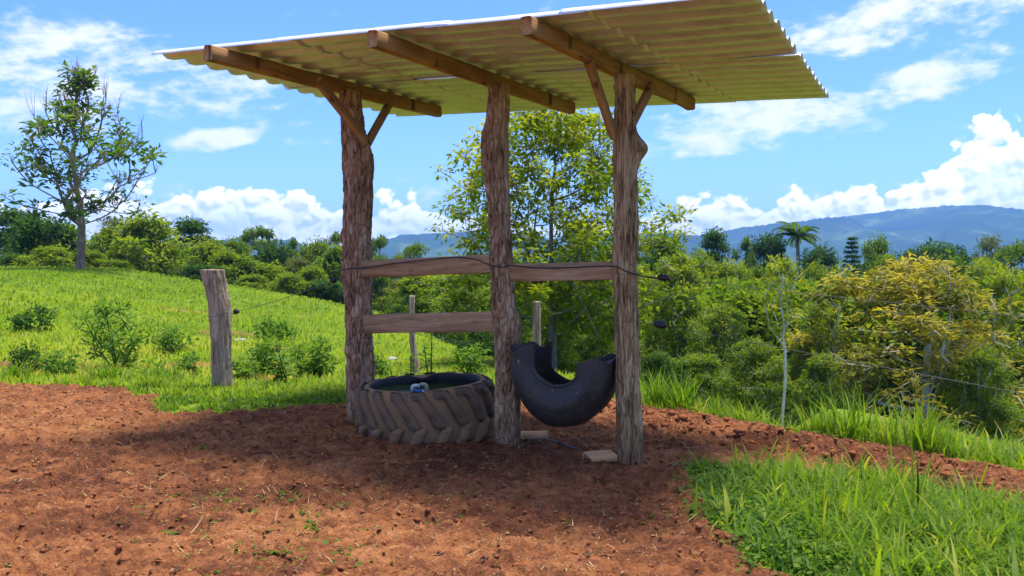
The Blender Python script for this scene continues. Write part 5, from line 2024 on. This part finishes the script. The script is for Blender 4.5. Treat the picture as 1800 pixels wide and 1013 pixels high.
# ------------------------------------------------------------------ weeds and shrubs on the meadow
def shrub(px, py_base, d, h, w, seed, label, leafm, n_cl=46, lpc=22, leaf=(0.10, 0.032), stems=7, name='shrub', cl_r=0.12):
    p = P(px, py_base, d)
    t_, c_ = grow_tree(seed=seed, H=h, env=lambda u: w / 2 * (0.45 + 0.55 * math.sin(min(1, u * 1.5) * 1.57)) * (1 - 0.45 * max(0, u - 0.6) / 0.4), z0=h * 0.12, n_cl=n_cl, cl_r=cl_r, lpc=lpc, leaf=leaf, trunk_r=0.014, twigs=2, stems=stems, multi_r=w * 0.22,
                       start_h=0.03, tip_r=0.003, up=0.8, droop=0.05, tuft_up=0.5, flat=0.9)
    t = thing(name, label, name, (p.x, p.y, gz(p.x, p.y) - 0.01))
    obj('stems', t_, M['weed'], t)
    obj('foliage', c_, M[leafm], t)
    return t


shrub(207, 628, 13.2, 0.98, 1.05, 201, 'tall leafy dark green shrub on the meadow left of the grey fence post', 'weed')
shrub(45, 640, 12.4, 0.36, 0.55, 202, 'low dark weed near the left edge by the bare scar', 'leaf_dark', 30, 20, (0.07, 0.03), 4, 'weed', 0.09)
shrub(330, 620, 12.6, 0.28, 0.40, 203, 'small leafy weed just left of the grey fence post', 'weed', 16, 18, (0.075, 0.04), 3, 'weed', 0.08)
shrub(472, 600, 13.0, 0.52, 0.42, 204, 'small upright shrub behind the sagging wire', 'weed', 26, 22, (0.085, 0.035), 4)
shrub(545, 640, 11.8, 0.52, 0.50, 205, 'narrow leaved shrub behind the broadleaf plant', 'weed', 28, 22, (0.10, 0.034), 4)
shrub(275, 655, 11.6, 0.20, 0.55, 206, 'low spreading weed between the tall shrub and the fence post', 'weed', 18, 20, (0.07, 0.03), 4, 'weed', 0.08)
shrub(425, 640, 11.6, 0.26, 0.55, 207, 'low weed patch at the right foot of the grey fence post', 'weed', 20, 20, (0.07, 0.034), 4, 'weed', 0.08)
shrub(655, 650, 12.0, 0.30, 0.5, 208, 'weed just right of the reddish post foot', 'weed', 18, 20, (0.07, 0.034), 4, 'weed', 0.08)
shrub(105, 652, 11.9, 0.34, 0.6, 210, 'small leafy weed between the left edge weed and the tall shrub', 'weed', 20, 20, (0.08, 0.036), 4, 'weed', 0.09)
shrub(60, 588, 17.5, 0.45, 0.9, 211, 'dark weed clump higher up the slope by the left edge', 'leaf_dark', 26, 22, (0.10, 0.045), 4, 'weed', 0.11)
shrub(300, 592, 15.5, 0.40, 0.7, 212, 'pale weed clump on the slope behind the tall leafy shrub', 'weed', 22, 22, (0.09, 0.04), 4, 'weed', 0.10)
shrub(480, 560, 20.0, 0.55, 1.0, 213, 'leafy weed far up the slope behind the sagging wire', 'weed', 22, 22, (0.11, 0.05), 4, 'weed', 0.12)
shrub(830, 655, 12.6, 0.40, 0.6, 209, 'weed beside the middle post behind the trough rim', 'weed', 24, 20, (0.08, 0.036), 4, 'weed', 0.09)


# broad-leaved plants whose leaves can be picked apart
def big_leaf_mesh():
    n, V = 6, []
    prof = [0.10, 0.62, 1.0, 0.88, 0.5, 0.03]
    for i in range(n):
        u = i / (n - 1)
        z = -0.34 * u * u
        w = 0.19 * prof[i]
        V += [(u, -w, z + 0.35 * w), (u, 0, z), (u, w, z + 0.35 * w)]
    F = []
    for i in range(n - 1):
        for j in range(2):
            a = i * 3 + j
            F.append((a, a + 3, a + 4, a + 1))
    return np.array(V), np.array(F)


LV, LF = big_leaf_mesh()
LEAFS = []
for tnt, mn in ((0.3, 'weed'), (0.62, 'weed'), (0.9, 'leaf_olive')):
    me = np_mesh('leaf', LV, [LF], True, {'tint': np.full(len(LV), tnt)})
    me.materials.append(M[mn])
    LEAFS.append(me)


def broadleaf(px, py, d, h, nl, L, seed, label, stems=1, w=0.1, old=0.15):
    p = P(px, py, d)
    t = thing('broadleaf_plant', label, 'plant', (p.x, p.y, gz(p.x, p.y)))
    rr = random.Random(seed)
    for s in range(stems):
        a0 = rr.uniform(0, 6.28)
        hh = h * rr.uniform(0.7, 1.0) if s else h
        ox, oy = (w * math.cos(a0), w * math.sin(a0)) if stems > 1 else (0, 0)
        path = [(ox * (0.4 + 0.9 * u), oy * (0.4 + 0.9 * u), hh * u) for u in np.linspace(0, 1, 6)]
        mb = MB(); mb.tube(path, np.linspace(0.011, 0.005, 6), 6)
        obj('stem', mb.mesh('stem', True), M['weed'], t)
        for i in range(nl // stems):
            u = 0.18 + 0.82 * (i + 0.5) / (nl // stems)
            az = i * 2.4 + a0
            l = obj('leaf', LEAFS[0 if rr.random() < 0.5 else 1] if rr.random() > old else LEAFS[2], None, t)
            sc = L * (1.05 - 0.45 * u) * rr.uniform(0.8, 1.2)
            l.location = (ox * (0.4 + 0.9 * u), oy * (0.4 + 0.9 * u), hh * u)
            l.rotation_euler = (rr.uniform(-0.3, 0.3), -rr.uniform(-0.05, 0.75), az)
            l.scale = (sc, sc, sc)


broadleaf(510, 680, 10.9, 0.42, 42, 0.20, 5, 'bushy broadleaf plant with reddish old leaves between fence post and reddish post', 4, 0.16, 0.3)
broadleaf(757, 668, 12.0, 0.66, 34, 0.17, 6, 'upright broadleaf plant standing behind the trough beside the thin pale post', 2, 0.07, 0.05)
broadleaf(722, 668, 12.2, 0.36, 16, 0.15, 9, 'small broadleaf plant left of the thin pale post', 1, 0.07, 0.05)
